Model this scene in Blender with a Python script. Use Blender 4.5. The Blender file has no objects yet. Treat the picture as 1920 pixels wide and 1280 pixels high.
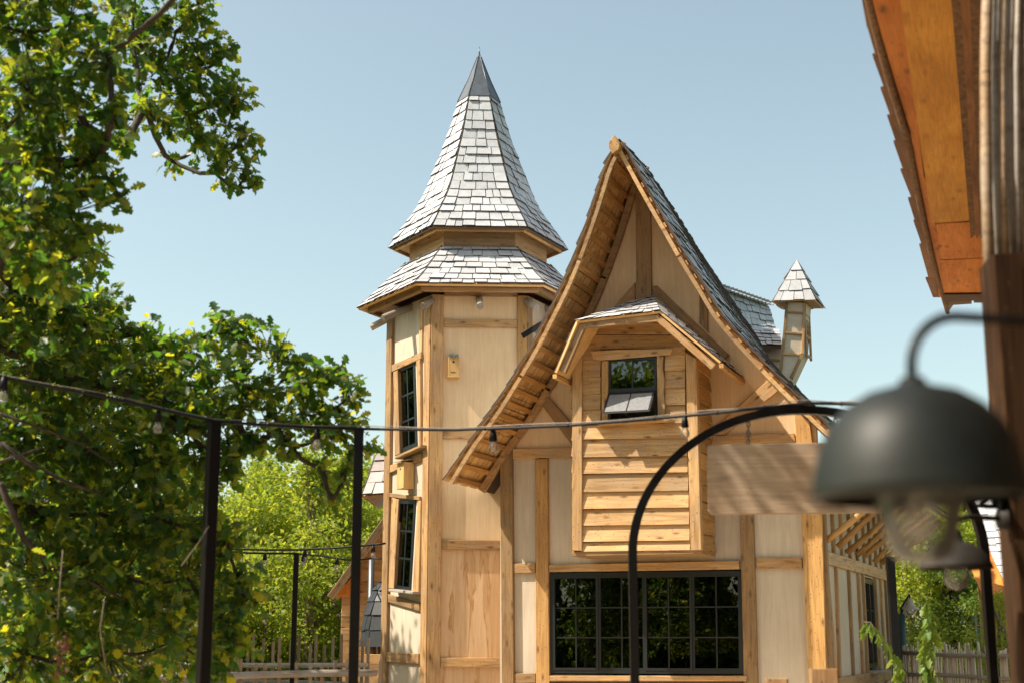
import bpy, math, random
import numpy as np
from mathutils import Vector, Matrix
R = math.radians
random.seed(7); rng = np.random.default_rng(7)
scene = bpy.context.scene
col = scene.collection

# ------------------------------------------------------------------ camera, sky, sun, exposure
FPX, PITCH, EYE = 2600.0, R(12.0), 1.65
cam = bpy.data.cameras.new('camera'); camo = bpy.data.objects.new('camera', cam); col.objects.link(camo)
cam.sensor_width = 36; cam.lens = 36 * FPX / 1920; cam.clip_end = 2000; cam.clip_start = 0.05
camo.location = (0, 0, EYE); camo.rotation_euler = (R(90) + PITCH, 0, 0)
cam.dof.use_dof = True; cam.dof.focus_distance = 20.5; cam.dof.aperture_fstop = 2.2
scene.camera = camo
SUN_AZ, SUN_EL = R(79), R(50)          # azimuth measured from straight behind the camera towards the left
sun_dir = Vector((-math.sin(SUN_AZ) * math.cos(SUN_EL), -math.cos(SUN_AZ) * math.cos(SUN_EL), math.sin(SUN_EL)))
world = bpy.data.worlds.new('World'); scene.world = world; world.use_nodes = True
wn = world.node_tree; bg = wn.nodes['Background']
sky = wn.nodes.new('ShaderNodeTexSky'); sky.sky_type = 'NISHITA'; sky.sun_disc = False
sky.sun_elevation = SUN_EL; sky.sun_rotation = math.atan2(sun_dir.x, sun_dir.y)
sky.air_density = 1.0; sky.dust_density = 2.2; sky.ozone_density = 1.2; sky.altitude = 50
hs = wn.nodes.new('ShaderNodeHueSaturation'); hs.inputs['Saturation'].default_value = 0.80
hs.inputs['Value'].default_value = 1.0
wn.links.new(sky.outputs[0], hs.inputs['Color']); wb_ = wn.nodes.new('ShaderNodeMix'); wb_.data_type = 'RGBA'; wb_.blend_type = 'MULTIPLY'; wb_.inputs[0].default_value = 1; wb_.inputs[7].default_value = (1.02, 1.04, .86, 1)   # the camera's warm white balance
wn.links.new(hs.outputs[0], wb_.inputs[6]); wn.links.new(wb_.outputs[2], bg.inputs['Color'])
bg.inputs['Strength'].default_value = 0.135
sl = bpy.data.lights.new('sun', 'SUN'); sl.energy = 5.0; sl.angle = R(0.53); sl.color = (1.0, 0.90, 0.76)
so = bpy.data.objects.new('sun', sl); col.objects.link(so)
so.rotation_euler = sun_dir.to_track_quat('Z', 'Y').to_euler(); so.location = (-20, -10, 30)
vs = scene.view_settings; vs.view_transform = 'Standard'; vs.look = 'None'; vs.gamma = 1; vs.exposure = 0.78
vs.use_curve_mapping = False
scene.cycles.max_bounces = 8; scene.cycles.transparent_max_bounces = 12; scene.cycles.transmission_bounces = 6
scene.cycles.diffuse_bounces = 4; scene.cycles.caustics_refractive = False; scene.cycles.caustics_reflective = False

# ------------------------------------------------------------------ geometry helpers
CP, SP = math.cos(PITCH), math.sin(PITCH)
EYEV = Vector((0, 0, EYE))
def ray(px, py):
    a, b = (px - 960) / FPX, (640 - py) / FPX
    return Vector((a, CP - b * SP, SP + b * CP))
def at(px, py, Y):
    d = ray(px, py); return EYEV + d * (Y / d.y)
def proj(p):
    q = p - EYEV; d = q.y * CP + q.z * SP
    return 960 + FPX * q.x / d, 640 - FPX * (-q.y * SP + q.z * CP) / d, d
class Frame:
    """a wall plane: origin, along (horizontal), outward depth direction"""
    def __init__(s, o, u, out): s.o, s.u, s.out = Vector(o), Vector(u).normalized(), Vector(out).normalized()
    def w(s, a, z, off=0.0): return Vector((s.o.x, s.o.y, 0)) + s.u * a + s.out * off + Vector((0, 0, z))
    def px(s, px, py, off=0.0):
        d = ray(px, py); n = s.u.cross(Vector((0, 0, 1)))
        o = Vector((s.o.x, s.o.y, 0)) + s.out * off
        t = (o - EYEV).dot(n) / d.dot(n); p = EYEV + d * t
        return ((p - o).dot(s.u), p.z)
    def z(s, px, py, off=0.0): return s.px(px, py, off)[1]

WM = {}
def wmat(o): return WM.get(o.name, Matrix.Identity(4)) if o else Matrix.Identity(4)
def link(o, M, parent=None):
    col.objects.link(o); WM[o.name] = M.copy()
    if parent: o.parent = parent
    o.matrix_basis = wmat(parent).inverted() @ M
    return o
def tag(o, label=None, cat=None, group=None, kind=None):
    if label: o['label'] = label
    if cat: o['category'] = cat
    if group: o['group'] = group
    if kind: o['kind'] = kind
    return o
def empty(name, loc, label=None, cat=None, group=None, parent=None):
    o = bpy.data.objects.new(name, None); o.empty_display_size = .2
    link(o, Matrix.Translation(Vector(loc)), parent); return tag(o, label, cat, group)
def mesh(name, verts, faces, mats, fm=None, smooth=False, rnd=None):
    me = bpy.data.meshes.new(name); me.from_pydata([tuple(v) for v in verts], [], faces)
    for m in (mats if isinstance(mats, (list, tuple)) else [mats]): me.materials.append(m)
    if fm is not None: me.polygons.foreach_set('material_index', fm)
    if smooth: me.polygons.foreach_set('use_smooth', [True] * len(me.polygons))
    if rnd is not None:
        at_ = me.attributes.new('rnd', 'FLOAT', 'FACE')
        at_.data.foreach_set('value', rnd if hasattr(rnd, '__len__') else [rnd] * len(me.polygons))
    me.update(); return me
def fix(me):
    import bmesh
    b = bmesh.new(); b.from_mesh(me); bmesh.ops.recalc_face_normals(b, faces=b.faces); b.to_mesh(me); b.free(); return me
def obj(name, verts, faces, mats, parent=None, M=None, **k):
    """verts in world space when M is None: origin goes to their centre"""
    if M is None:
        c = sum((Vector(v) for v in verts), Vector()) / len(verts); M = Matrix.Translation(c)
    Mi = M.inverted(); me = mesh(name, [Mi @ Vector(v) for v in verts], faces, mats, **k)
    return link(bpy.data.objects.new(name, me), M, parent)
def frame_matrix(o, x, zhint):
    x = x.normalized(); y = zhint.cross(x)
    if y.length < 1e-4: y = Vector((0, 1, 0)).cross(x)
    y.normalize(); z = x.cross(y)
    return Matrix(((x.x, y.x, z.x, o.x), (x.y, y.y, z.y, o.y), (x.z, y.z, z.z, o.z), (0, 0, 0, 1)))
def beam(name, a, b, w, h, mt, parent=None, up=Vector((0, 0, 1)), ch=.006, seg=1, wob=0.0):
    """timber from a to b, w wide (sideways), h deep (along up), chamfered edges, grain along local x"""
    a, b = Vector(a), Vector(b); L = (b - a).length; M = frame_matrix((a + b) / 2, b - a, up)
    ch = min(ch, w * .25, h * .25); vs_, fs = [], []
    for i in range(seg + 1):
        x = -L / 2 + L * i / seg; jw = random.uniform(-wob, wob); jh = random.uniform(-wob, wob)
        W, H = w / 2 + jw, h / 2 + jh
        vs_ += [(x, -W + ch, -H), (x, W - ch, -H), (x, W, -H + ch), (x, W, H - ch), (x, W - ch, H), (x, -W + ch, H), (x, -W, H - ch), (x, -W, -H + ch)]
    for i in range(seg):
        for j in range(8):
            k = (j + 1) % 8; fs.append((i * 8 + j, i * 8 + k, i * 8 + 8 + k, i * 8 + 8 + j))
    fs.append(tuple(range(7, -1, -1))); fs.append(tuple(range(seg * 8, seg * 8 + 8)))
    me = mesh(name, vs_, fs, mt); me = fix(me)
    return link(bpy.data.objects.new(name, me), M, parent)
def log(name, a, b, r0, r1, mt, parent=None, n=10, endmat=None, bend=0.0, seg=5):
    a, b = Vector(a), Vector(b); L = (b - a).length; M = frame_matrix((a + b) / 2, b - a, Vector((0, 0, 1)))
    vs_, fs = [], []; ph = random.uniform(0, 6)
    for i in range(seg + 1):
        t = i / seg; r = r0 + (r1 - r0) * t; x = -L / 2 + L * t
        oy = bend * math.sin(t * math.pi + ph * .0) ; oz = bend * .6 * math.sin(t * 5 + ph)
        for j in range(n):
            q = 2 * math.pi * j / n; rr = r * (1 + .07 * math.sin(3 * q + ph) + random.uniform(-.04, .04))
            vs_.append((x, rr * math.cos(q) + oy, rr * math.sin(q) + oz))
    for i in range(seg):
        for j in range(n):
            k = (j + 1) % n; fs.append((i * n + j, i * n + k, i * n + n + k, i * n + n + j))
    ne = len(fs); fs.append(tuple(range(n - 1, -1, -1))); fs.append(tuple(range(seg * n, seg * n + n)))
    mats = [mt, endmat or mt]; fm = [0] * ne + [1, 1]
    me = mesh(name, vs_, fs, mats, fm=fm)
    me.polygons.foreach_set('use_smooth', [True] * ne + [False] * 2)
    return link(bpy.data.objects.new(name, fix(me)), M, parent)
def tube(name, pts, rad, mt, parent=None, n=6, caps=True, sq=None, M=None):
    """swept tube through pts; rad number or list; sq=(w,h) sweeps a rectangle instead"""
    pts = [Vector(p) for p in pts]; vs_, fs = [], []
    if not hasattr(rad, '__len__'): rad = [rad] * len(pts)
    up = Vector((0, 0, 1)); t0 = (pts[1] - pts[0]).normalized()
    if abs(t0.z) > .9: up = Vector((0, 1, 0))
    side = t0.cross(up).normalized(); m = 4 if sq else n
    for i, p in enumerate(pts):
        t = (pts[min(i + 1, len(pts) - 1)] - pts[max(i - 1, 0)]).normalized()
        side = (side - t * side.dot(t)).normalized(); nn = side.cross(t)
        if sq:
            for a_, b_ in ((-1, -1), (1, -1), (1, 1), (-1, 1)): vs_.append(p + side * a_ * sq[0] / 2 + nn * b_ * sq[1] / 2)
        else:
            for j in range(m):
                q = 2 * math.pi * j / m; vs_.append(p + (side * math.cos(q) + nn * math.sin(q)) * rad[i])
    for i in range(len(pts) - 1):
        for j in range(m):
            k = (j + 1) % m; fs.append((i * m + j, i * m + k, (i + 1) * m + k, (i + 1) * m + j))
    if caps: fs.append(tuple(range(m - 1, -1, -1))); fs.append(tuple(range((len(pts) - 1) * m, len(pts) * m)))
    return obj(name, vs_, fs, mt, parent, smooth=not sq)
def lathe(name, c, prof, mt, parent=None, n=32, axis=Vector((0, 0, 1)), smooth=True):
    """profile of (radius, height) turned about an axis through c"""
    M = Vector((0, 0, 1)).rotation_difference(axis).to_matrix().to_4x4(); M.translation = Vector(c)
    vs_, fs = [], []
    for r_, h_ in prof:
        for j in range(n):
            q = 2 * math.pi * j / n; vs_.append((r_ * math.cos(q), r_ * math.sin(q), h_))
    for i in range(len(prof) - 1):
        for j in range(n):
            k = (j + 1) % n; fs.append((i * n + j, i * n + k, i * n + n + k, i * n + n + j))
    me = mesh(name, vs_, fs, mt, smooth=smooth)
    return link(bpy.data.objects.new(name, me), M, parent)
def inset(poly, d):
    n = len(poly); out = []
    area = sum(poly[i][0] * poly[(i + 1) % n][1] - poly[(i + 1) % n][0] * poly[i][1] for i in range(n))
    sgn = 1 if area > 0 else -1
    for i in range(n):
        p0, p1, p2 = Vector(poly[i - 1]), Vector(poly[i]), Vector(poly[(i + 1) % n])
        e1, e2 = (p1 - p0).normalized(), (p2 - p1).normalized()
        n1, n2 = Vector((-e1.y, e1.x)) * sgn, Vector((-e2.y, e2.x)) * sgn
        b = (n1 + n2); L = max(.3, 1 + n1.dot(n2)); out.append(tuple(p1 + b * (d / L)))
    return out
def prism(name, fr, poly, d0, d1, mt, parent=None, ch=.005, along=None):
    """outline (a,z) on a wall plane, from depth d0 out to d1; grain along its longest edge"""
    n = len(poly)
    if along is None:
        best = max(range(n), key=lambda i: (Vector(poly[(i + 1) % n]) - Vector(poly[i])).length)
        e = Vector(poly[(best + 1) % n]) - Vector(poly[best])
    else: e = Vector(along)
    x = (fr.u * e.x + Vector((0, 0, 1)) * e.y).normalized()
    c = sum((Vector(p) for p in poly), Vector((0, 0))) / n
    M = frame_matrix(fr.w(c.x, c.y, (d0 + d1) / 2), x, fr.u.cross(Vector((0, 0, 1))))
    sg = 1 if d1 > d0 else -1
    V = [fr.w(a, z, d0) for a, z in poly] + [fr.w(a, z, d1 - sg * ch) for a, z in poly] + [fr.w(a, z, d1) for a, z in inset(poly, ch)]
    F = [tuple(range(n))]
    for k in range(2):
        for i in range(n):
            j = (i + 1) % n; F.append((k * n + i, k * n + j, k * n + n + j, k * n + n + i))
    F.append(tuple(range(2 * n, 3 * n)))
    Mi = M.inverted(); me = fix(mesh(name, [Mi @ v for v in V], F, mt))
    return link(bpy.data.objects.new(name, me), M, parent)
def rect(a0, z0, a1, z1): return [(a0, z0), (a1, z0), (a1, z1), (a0, z1)]
def pxpoly(fr, pts, off=0.0): return [fr.px(x, y, off) for x, y in pts]
def lerp(a, b, t): return a + (b - a) * t
def curve_at(tab, t):
    """piecewise smooth lookup in a list of tuples by normalised arc length"""
    n = len(tab) - 1
    L = [0]
    for i in range(n): L.append(L[-1] + (Vector(tab[i + 1]) - Vector(tab[i])).length)
    s = t * L[-1]
    for i in range(n):
        if s <= L[i + 1] or i == n - 1:
            k = (s - L[i]) / (L[i + 1] - L[i]); break
    p0, p1, p2, p3 = (Vector(tab[max(i - 1, 0)]), Vector(tab[i]), Vector(tab[i + 1]), Vector(tab[min(i + 2, n)]))
    k2, k3 = k * k, k * k * k
    return ((2 * p1) + (p2 - p0) * k + (2 * p0 - 5 * p1 + 4 * p2 - p3) * k2 + (3 * p1 - p0 - 3 * p2 + p3) * k3) * .5

# ---- shingled roofs: every shingle is a piece; the 290 that show largest become objects, the rest one part
class Pool:
    def __init__(s, root): s.root, s.items = root, []
    def add(s, V, F, fm, parent, score): s.items.append((score, V, F, fm, parent, random.random()))
    def finish(s, name, rest, mats, limit=290):
        s.items.sort(key=lambda t: -t[0])
        for sc_, V, F, fm, par, r_ in s.items[:limit]: obj(name, V, F, mats, par, fm=fm, rnd=r_)
        V2, F2, M2, R2 = [], [], [], []
        for sc_, V, F, fm, par, r_ in s.items[limit:]:
            b = len(V2); V2 += V; F2 += [tuple(i + b for i in f) for f in F]; M2 += fm; R2 += [r_] * len(F)
        if V2: tag(obj(rest, V2, F2, mats, s.root, fm=M2, rnd=R2), kind='stuff')
def pscore(V, nrm):
    c = sum(V, Vector()) / len(V); x, y, d = proj(c)
    if d < .2 or not (-20 < x < 1940 and -20 < y < 1300): return 0
    vd = (EYEV - c).normalized()
    return max(0, (nrm.dot(vd) if nrm.dot(vd) > 0 else -.6 * nrm.dot(vd))) / (d * d)
def shingles(pool, parent, fn, rows, width, th=.014, up=None, flip=1, uspan=(0, 1), overlap=1.75, jit=.06, gap=.005, lo_=1.0):
    """fn(u,v)->point, v=0 at the eave; rows of shingles whose butts lift off the surface"""
    for i in range(rows):
        v0 = i / rows; v1 = min(1.0, (i + overlap) / rows)
        L = (fn(uspan[1], v0) - fn(uspan[0], v0)).length
        n = max(2 if L > width * 1.3 else 1, round(L / width)); ws = [random.uniform(.62, 1.4) for _ in range(n)]; tot = sum(ws); u = uspan[0]
        for j in range(n):
            u1 = u + (uspan[1] - uspan[0]) * ws[j] / tot; um = (u + u1) / 2
            j0 = random.uniform(-jit, jit) / rows; e = 1e-3
            pm = fn(um, v0); du = fn(um + e, v0 + .001) - fn(um - e, v0 + .001); dv = fn(um, min(1, v0 + .02)) - pm
            nr = du.cross(dv).normalized() * flip
            g = gap / max(L, .01) * (uspan[1] - uspan[0])
            k = 1 + random.uniform(-.25, .5); lo = th * (lo_ * k); hi = th * ((lo_ + 1) * k)
            a0, a1 = u + g, u1 - g
            va, vb = max(0 if i == 0 else -1, v0 + j0), v0 + j0
            va = v0 + j0 + random.uniform(-.02, .02) / rows; vb = v0 + j0 + random.uniform(-.02, .02) / rows
            if i == 0: va, vb = v0 - abs(j0), v0 - abs(j0)
            P = lambda uu, vv, h: fn(uu, vv) + nr * h
            cu = random.uniform(0, .004)
            V = [P(a0, va, lo + cu), P(a1, vb, lo + cu), P(a1, v1, 0), P(a0, v1, 0), P(a0, va, hi + cu), P(a1, vb, hi + cu), P(a1, v1, th * .5), P(a0, v1, th * .5)]
            F = [(0, 3, 2, 1), (4, 5, 6, 7), (0, 1, 5, 4), (1, 2, 6, 5), (2, 3, 7, 6), (3, 0, 4, 7)]
            if flip < 0: F = [tuple(reversed(f)) for f in F]
            pool.add(V, F, [1, 0, 2, 2, 2, 2], parent, pscore(V, nr) * (V[1] - V[0]).length)
            u = u1
def sheet(name, fn, nu, nv, mt, parent, th=.02, flip=1, lift=0.0):
    """solid curved deck under a roof surface"""
    top = []; bot = []
    for j in range(nv + 1):
        for i in range(nu + 1):
            u, v = i / nu, j / nv; e = 1e-3
            du = fn(min(1, u + e), min(.999, v)) - fn(max(0, u - e), min(.999, v)); dv = fn(u, min(1, v + e)) - fn(u, max(0, v - e))
            n = du.cross(dv).normalized() * flip; p = fn(u, v); top.append(p + n * lift); bot.append(p + n * (lift - th))
    N = len(top); F = []
    W = nu + 1
    for j in range(nv):
        for i in range(nu):
            a = j * W + i; F.append((a, a + 1, a + 1 + W, a + W)); F.append((N + a, N + a + W, N + a + 1 + W, N + a + 1))
    for i in range(nu): F.append((i, N + i, N + i + 1, i + 1)); a = nv * W + i; F.append((a, a + 1, N + a + 1, N + a))
    for j in range(nv):
        a = j * W; F.append((a, a + W, N + a + W, N + a)); a += nu; F.append((a, N + a, N + a + W, a + W))
    o = obj(name, top + bot, F, mt, parent); fix(o.data); return o

# ------------------------------------------------------------------ materials
def nodes(name):
    m = bpy.data.materials.new(name); m.use_nodes = True; nt = m.node_tree
    p = nt.nodes['Principled BSDF']; return m, nt, p
def nn(nt, t, **k):
    n = nt.nodes.new(t)
    for a, b in k.items():
        if a.startswith('_'): n.inputs[a[1:].replace('_', ' ')].default_value = b
        else: setattr(n, a, b)
    return n
def coords(nt, scale, seed=True):
    tc = nn(nt, 'ShaderNodeTexCoord'); mp = nn(nt, 'ShaderNodeMapping'); mp.inputs['Scale'].default_value = scale
    nt.links.new(tc.outputs['Object'], mp.inputs['Vector'])
    if seed:
        oi = nn(nt, 'ShaderNodeObjectInfo'); at_ = nn(nt, 'ShaderNodeAttribute', attribute_name='rnd')
        ad = nn(nt, 'ShaderNodeMath', operation='ADD'); nt.links.new(oi.outputs['Random'], ad.inputs[0]); nt.links.new(at_.outputs['Fac'], ad.inputs[1])
        mu = nn(nt, 'ShaderNodeMath', operation='MULTIPLY'); mu.inputs[1].default_value = 53.0
        nt.links.new(ad.outputs[0], mu.inputs[0]); nt.links.new(mu.outputs[0], mp.inputs['Location'])
        return mp.outputs[0], ad.outputs[0]
    return mp.outputs[0], None
def noise(nt, vec, scale, detail=4, rough=.55, dist=0):
    n = nn(nt, 'ShaderNodeTexNoise'); n.inputs['Scale'].default_value = scale; n.inputs['Detail'].default_value = detail
    n.inputs['Roughness'].default_value = rough; n.inputs['Distortion'].default_value = dist
    nt.links.new(vec, n.inputs['Vector']); return n.outputs['Fac']
def ramp(nt, fac, stops):
    r_ = nn(nt, 'ShaderNodeValToRGB'); e = r_.color_ramp.elements
    while len(e) < len(stops): e.new(.5)
    for i, (p_, c) in enumerate(stops):
        e[i].position = p_; e[i].color = (*c, 1) if hasattr(c, '__len__') else (c, c, c, 1)
    nt.links.new(fac, r_.inputs[0]); return r_.outputs[0]
def mix(nt, a, b, fac, mode='MIX'):
    m = nn(nt, 'ShaderNodeMix', data_type='RGBA', blend_type=mode)
    for s, v in ((m.inputs[6], a), (m.inputs[7], b), (m.inputs[0], fac)):
        if hasattr(v, 'links'): nt.links.new(v, s)
        else: s.default_value = (*v, 1) if hasattr(v, '__len__') else v
    return m.outputs[2]
def bump(nt, p, h, strength=.3, dist=.01):
    b = nn(nt, 'ShaderNodeBump'); b.inputs['Strength'].default_value = strength; b.inputs['Distance'].default_value = dist
    nt.links.new(h, b.inputs['Height']); nt.links.new(b.outputs[0], p.inputs['Normal'])
def wood(name, light, dark, knots=1.0, grey=0.0, rough=.62, vary=.35, greyc=(.30, .26, .22), streak=13):
    m, nt, p = nodes(name)
    v, rn = coords(nt, (1, 1, 1))
    v1 = nn(nt, 'ShaderNodeMapping'); v1.inputs['Scale'].default_value = (1.1, streak, streak); nt.links.new(v, v1.inputs[0])
    g = noise(nt, v1.outputs[0], 1.0, 5, .6, 1.2)
    v2 = nn(nt, 'ShaderNodeMapping'); v2.inputs['Scale'].default_value = (4, 120, 120); nt.links.new(v, v2.inputs[0])
    f = noise(nt, v2.outputs[0], 1.0, 3, .6)
    c = ramp(nt, g, [(.30, dark), (.5, tuple(lerp(a, b, .62) for a, b in zip(dark, light))), (.72, light)])
    c = mix(nt, c, ramp(nt, f, [(.3, .68), (.6, 1.10)]), .75, 'MULTIPLY')
    big = noise(nt, v, 1.3, 3, .5)
    c = mix(nt, c, ramp(nt, big, [(.3, (.78, .70, .62)), (.65, (1.1, 1.08, 1.02))]), .8, 'MULTIPLY')
    if grey: c = mix(nt, c, greyc, mix(nt, (0, 0, 0), (grey,) * 3, ramp(nt, noise(nt, v, 2.3, 5, .6), [(.42, 0), (.62, 1)])))
    tint = ramp(nt, nn_fract(nt, rn), [(0, (1 - vary,) * 3), (.5, (1 - vary * .3, 1 - vary * .38, 1 - vary * .42)), (1, (1 + vary * .4,) * 3)])
    c = mix(nt, c, tint, 1.0, 'MULTIPLY')
    if knots:
        v3 = nn(nt, 'ShaderNodeMapping'); v3.inputs['Scale'].default_value = (2.6, 7, 7); nt.links.new(v, v3.inputs[0])
        vo = nn(nt, 'ShaderNodeTexVoronoi'); vo.inputs['Scale'].default_value = 1.25; nt.links.new(v3.outputs[0], vo.inputs['Vector'])
        k = ramp(nt, vo.outputs['Distance'], [(.06, knots), (.12, knots * .6), (.25, 0.0)])
        c = mix(nt, c, (.10, .045, .018), k)
        v4 = nn(nt, 'ShaderNodeMapping'); v4.inputs['Scale'].default_value = (16, 26, 26); nt.links.new(v, v4.inputs[0])
        vo2 = nn(nt, 'ShaderNodeTexVoronoi'); nt.links.new(v4.outputs[0], vo2.inputs['Vector']); vo2.inputs['Scale'].default_value = .8
        k2 = ramp(nt, vo2.outputs['Distance'], [(.09, knots * .85), (.17, 0.0)])
        c = mix(nt, c, (.09, .045, .02), k2)
    nt.links.new(c, p.inputs['Base Color']); p.inputs['Roughness'].default_value = rough
    p.inputs['Specular IOR Level'].default_value = .35
    bump(nt, p, f, .35, .004); return m
def nn_fract(nt, s):
    f = nn(nt, 'ShaderNodeMath', operation='MULTIPLY'); f.inputs[1].default_value = 7.31; nt.links.new(s, f.inputs[0])
    g = nn(nt, 'ShaderNodeMath', operation='FRACT'); nt.links.new(f.outputs[0], g.inputs[0]); return g.outputs[0]
def plain(name, c, rough=.6, metal=0, spec=.5, var=.0, scale=6, bumpy=0):
    m, nt, p = nodes(name); p.inputs['Roughness'].default_value = rough; p.inputs['Metallic'].default_value = metal
    p.inputs['Specular IOR Level'].default_value = spec; p.inputs['Base Color'].default_value = (*c, 1)
    v, rn = coords(nt, (1, 1, 1)); n = noise(nt, v, scale, 5, .6)
    if var:
        nt.links.new(mix(nt, c, ramp(nt, n, [(.3, 1 - var), (.7, 1 + var)]), 1.0, 'MULTIPLY'), p.inputs['Base Color'])
    if bumpy: bump(nt, p, n, bumpy, .01)
    return m
def panelmat(name, light, dark, stain=0.0):
    m, nt, p = nodes(name); v, rn = coords(nt, (1, 1, 1))
    v1 = nn(nt, 'ShaderNodeMapping'); v1.inputs['Scale'].default_value = (.9, 15, 15); nt.links.new(v, v1.inputs[0])
    g = noise(nt, v1.outputs[0], 1.0, 5, .6, .8)
    v2 = nn(nt, 'ShaderNodeMapping'); v2.inputs['Scale'].default_value = (5, 70, 70); nt.links.new(v, v2.inputs[0])
    f = noise(nt, v2.outputs[0], 1.0, 4, .65)
    c = ramp(nt, g, [(.25, dark), (.7, light)])
    c = mix(nt, c, ramp(nt, f, [(.30, .86), (.62, 1.04)]), .5, 'MULTIPLY')
    c = mix(nt, c, ramp(nt, noise(nt, v, .9, 4, .6), [(.3, (.84, .78, .72)), (.65, (1.05, 1.03, 1.0))]), .75, 'MULTIPLY')
    if stain:
        v3 = nn(nt, 'ShaderNodeMapping'); v3.inputs['Scale'].default_value = (.55, 5.5, 5.5); nt.links.new(v, v3.inputs[0])
        s = noise(nt, v3.outputs[0], 1.0, 6, .55, .5)
        k = ramp(nt, s, [(.52, 0), (.545, stain), (.57, stain * .35), (.7, stain * .45)])
        c = mix(nt, c, (.40, .19, .05), k)
    nt.links.new(c, p.inputs['Base Color']); p.inputs['Roughness'].default_value = .7; p.inputs['Specular IOR Level'].default_value = .3
    bump(nt, p, f, .15, .003); return m
def shinglemat(name, c0, c1, under=False, rough=.5, spec=.4):
    m, nt, p = nodes(name); v, rn = coords(nt, (1, 1, 1))
    geo = nn(nt, 'ShaderNodeNewGeometry')
    g = noise(nt, v, 9, 5, .65); f = noise(nt, v, 55, 3, .6)
    c = mix(nt, c0, c1, nn_fract(nt, rn))
    c = mix(nt, c, ramp(nt, g, [(.3, .74), (.65, 1.1)]), .65, 'MULTIPLY')
    c = mix(nt, c, ramp(nt, f, [(.3, .85), (.65, 1.05)]), .6, 'MULTIPLY')
    nt.links.new(c, p.inputs['Base Color']); p.inputs['Roughness'].default_value = rough; p.inputs['Specular IOR Level'].default_value = spec
    bump(nt, p, f, .25, .004); return m
def leafmat(name, ca, cb, ta, tb, tr=.45, rough=.42):
    m, nt, p = nodes(name); oi = nn(nt, 'ShaderNodeObjectInfo'); at_ = nn(nt, 'ShaderNodeAttribute', attribute_name='rnd')
    ad = nn(nt, 'ShaderNodeMath', operation='ADD'); nt.links.new(oi.outputs['Random'], ad.inputs[0]); nt.links.new(at_.outputs['Fac'], ad.inputs[1])
    r_ = nn_fract(nt, ad.outputs[0])
    c = mix(nt, ca, cb, r_); t = mix(nt, ta, tb, ramp(nt, r_, [(.35, .05), (.7, .45), (.93, 1.0)]))
    nt.links.new(c, p.inputs['Base Color']); p.inputs['Roughness'].default_value = rough; p.inputs['Specular IOR Level'].default_value = .35
    tl = nn(nt, 'ShaderNodeBsdfTranslucent'); nt.links.new(t, tl.inputs['Color'])
    mx = nn(nt, 'ShaderNodeMixShader'); mx.inputs[0].default_value = tr
    nt.links.new(p.outputs[0], mx.inputs[1]); nt.links.new(tl.outputs[0], mx.inputs[2])
    nt.links.new(mx.outputs[0], nt.nodes['Material Output'].inputs['Surface']); return m
def glassmat(name, tint=(.55, .6, .58), ior=1.9, rough=.0, white_mix=0.0):
    m, nt, p = nodes(name); tr = nn(nt, 'ShaderNodeBsdfTransparent'); tr.inputs[0].default_value = (*tint, 1)
    gl = nn(nt, 'ShaderNodeBsdfGlossy'); gl.inputs['Roughness'].default_value = rough; gl.inputs['Color'].default_value = (.95, .97, 1, 1)
    fr = nn(nt, 'ShaderNodeFresnel'); fr.inputs['IOR'].default_value = ior
    mx = nn(nt, 'ShaderNodeMixShader'); nt.links.new(fr.outputs[0], mx.inputs[0]); nt.links.new(tr.outputs[0], mx.inputs[1]); nt.links.new(gl.outputs[0], mx.inputs[2])
    if white_mix:  # white diffuse mixed in to brighten the glass
        df = nn(nt, 'ShaderNodeBsdfDiffuse'); df.inputs[0].default_value = (.8, .78, .74, 1); m2 = nn(nt, 'ShaderNodeMixShader'); m2.inputs[0].default_value = white_mix
        nt.links.new(mx.outputs[0], m2.inputs[1]); nt.links.new(df.outputs[0], m2.inputs[2]); mx = m2
    nt.links.new(mx.outputs[0], nt.nodes['Material Output'].inputs['Surface']); return m

M_OAK = wood('larch_timber', (.61, .385, .175), (.30, .165, .065), knots=.85, grey=.28, greyc=(.34, .27, .20), vary=.42)
M_WARM = wood('warm_timber', (.64, .39, .15), (.40, .21, .07), knots=.8, vary=.3)
M_PLANK = wood('larch_plank', (.71, .46, .215), (.42, .235, .09), knots=.85, grey=.25, vary=.3)
M_BATTEN = wood('batten_wood', (.60, .33, .11), (.36, .17, .05), knots=.2)
M_ORANGE = wood('orange_stained_board', (.74, .27, .045), (.56, .17, .02), knots=.8, vary=.3, streak=7)
M_DARKWOOD = wood('dark_brown_timber', (.16, .075, .03), (.07, .032, .014), knots=.5)
M_GREYWOOD = wood('weathered_grey_wood', (.42, .37, .31), (.20, .16, .12), knots=.5, grey=.5, greyc=(.42, .40, .38))
M_BOARD = wood('sign_board_wood', (.60, .45, .32), (.38, .26, .17), knots=.3, grey=.4, greyc=(.55, .46, .36), streak=6)
M_STICK = wood('hazel_stick', (.82, .70, .56), (.52, .40, .29), knots=0, grey=.5, greyc=(.45, .40, .34))
M_PANEL = panelmat('pale_plywood_panel', (.62, .535, .425), (.50, .42, .33))
M_PANELT = panelmat('bounce_tinted_plywood_panel', (.80, .60, .38), (.70, .49, .29))  # same plywood, with warm bounce light put into its colour
M_STAIN = panelmat('stained_plywood_panel', (.72, .50, .31), (.55, .35, .20), stain=.9)
M_SH = shinglemat('grey_shingle', (.42, .42, .435), (.51, .51, .525))
M_SHB = shinglemat('shingle_fresh_side', (.58, .33, .12), (.78, .49, .21), rough=.65)
M_SHD = shinglemat('brown_grey_shingle', (.27, .22, .20), (.46, .41, .39))
M_SHS = shinglemat('shingle_edge', (.045, .034, .03), (.10, .075, .06), rough=.8)  # shade under butts and between shingles put into the edge colour
M_DECK = plain('roof_felt', (.10, .07, .05), .8)
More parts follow.
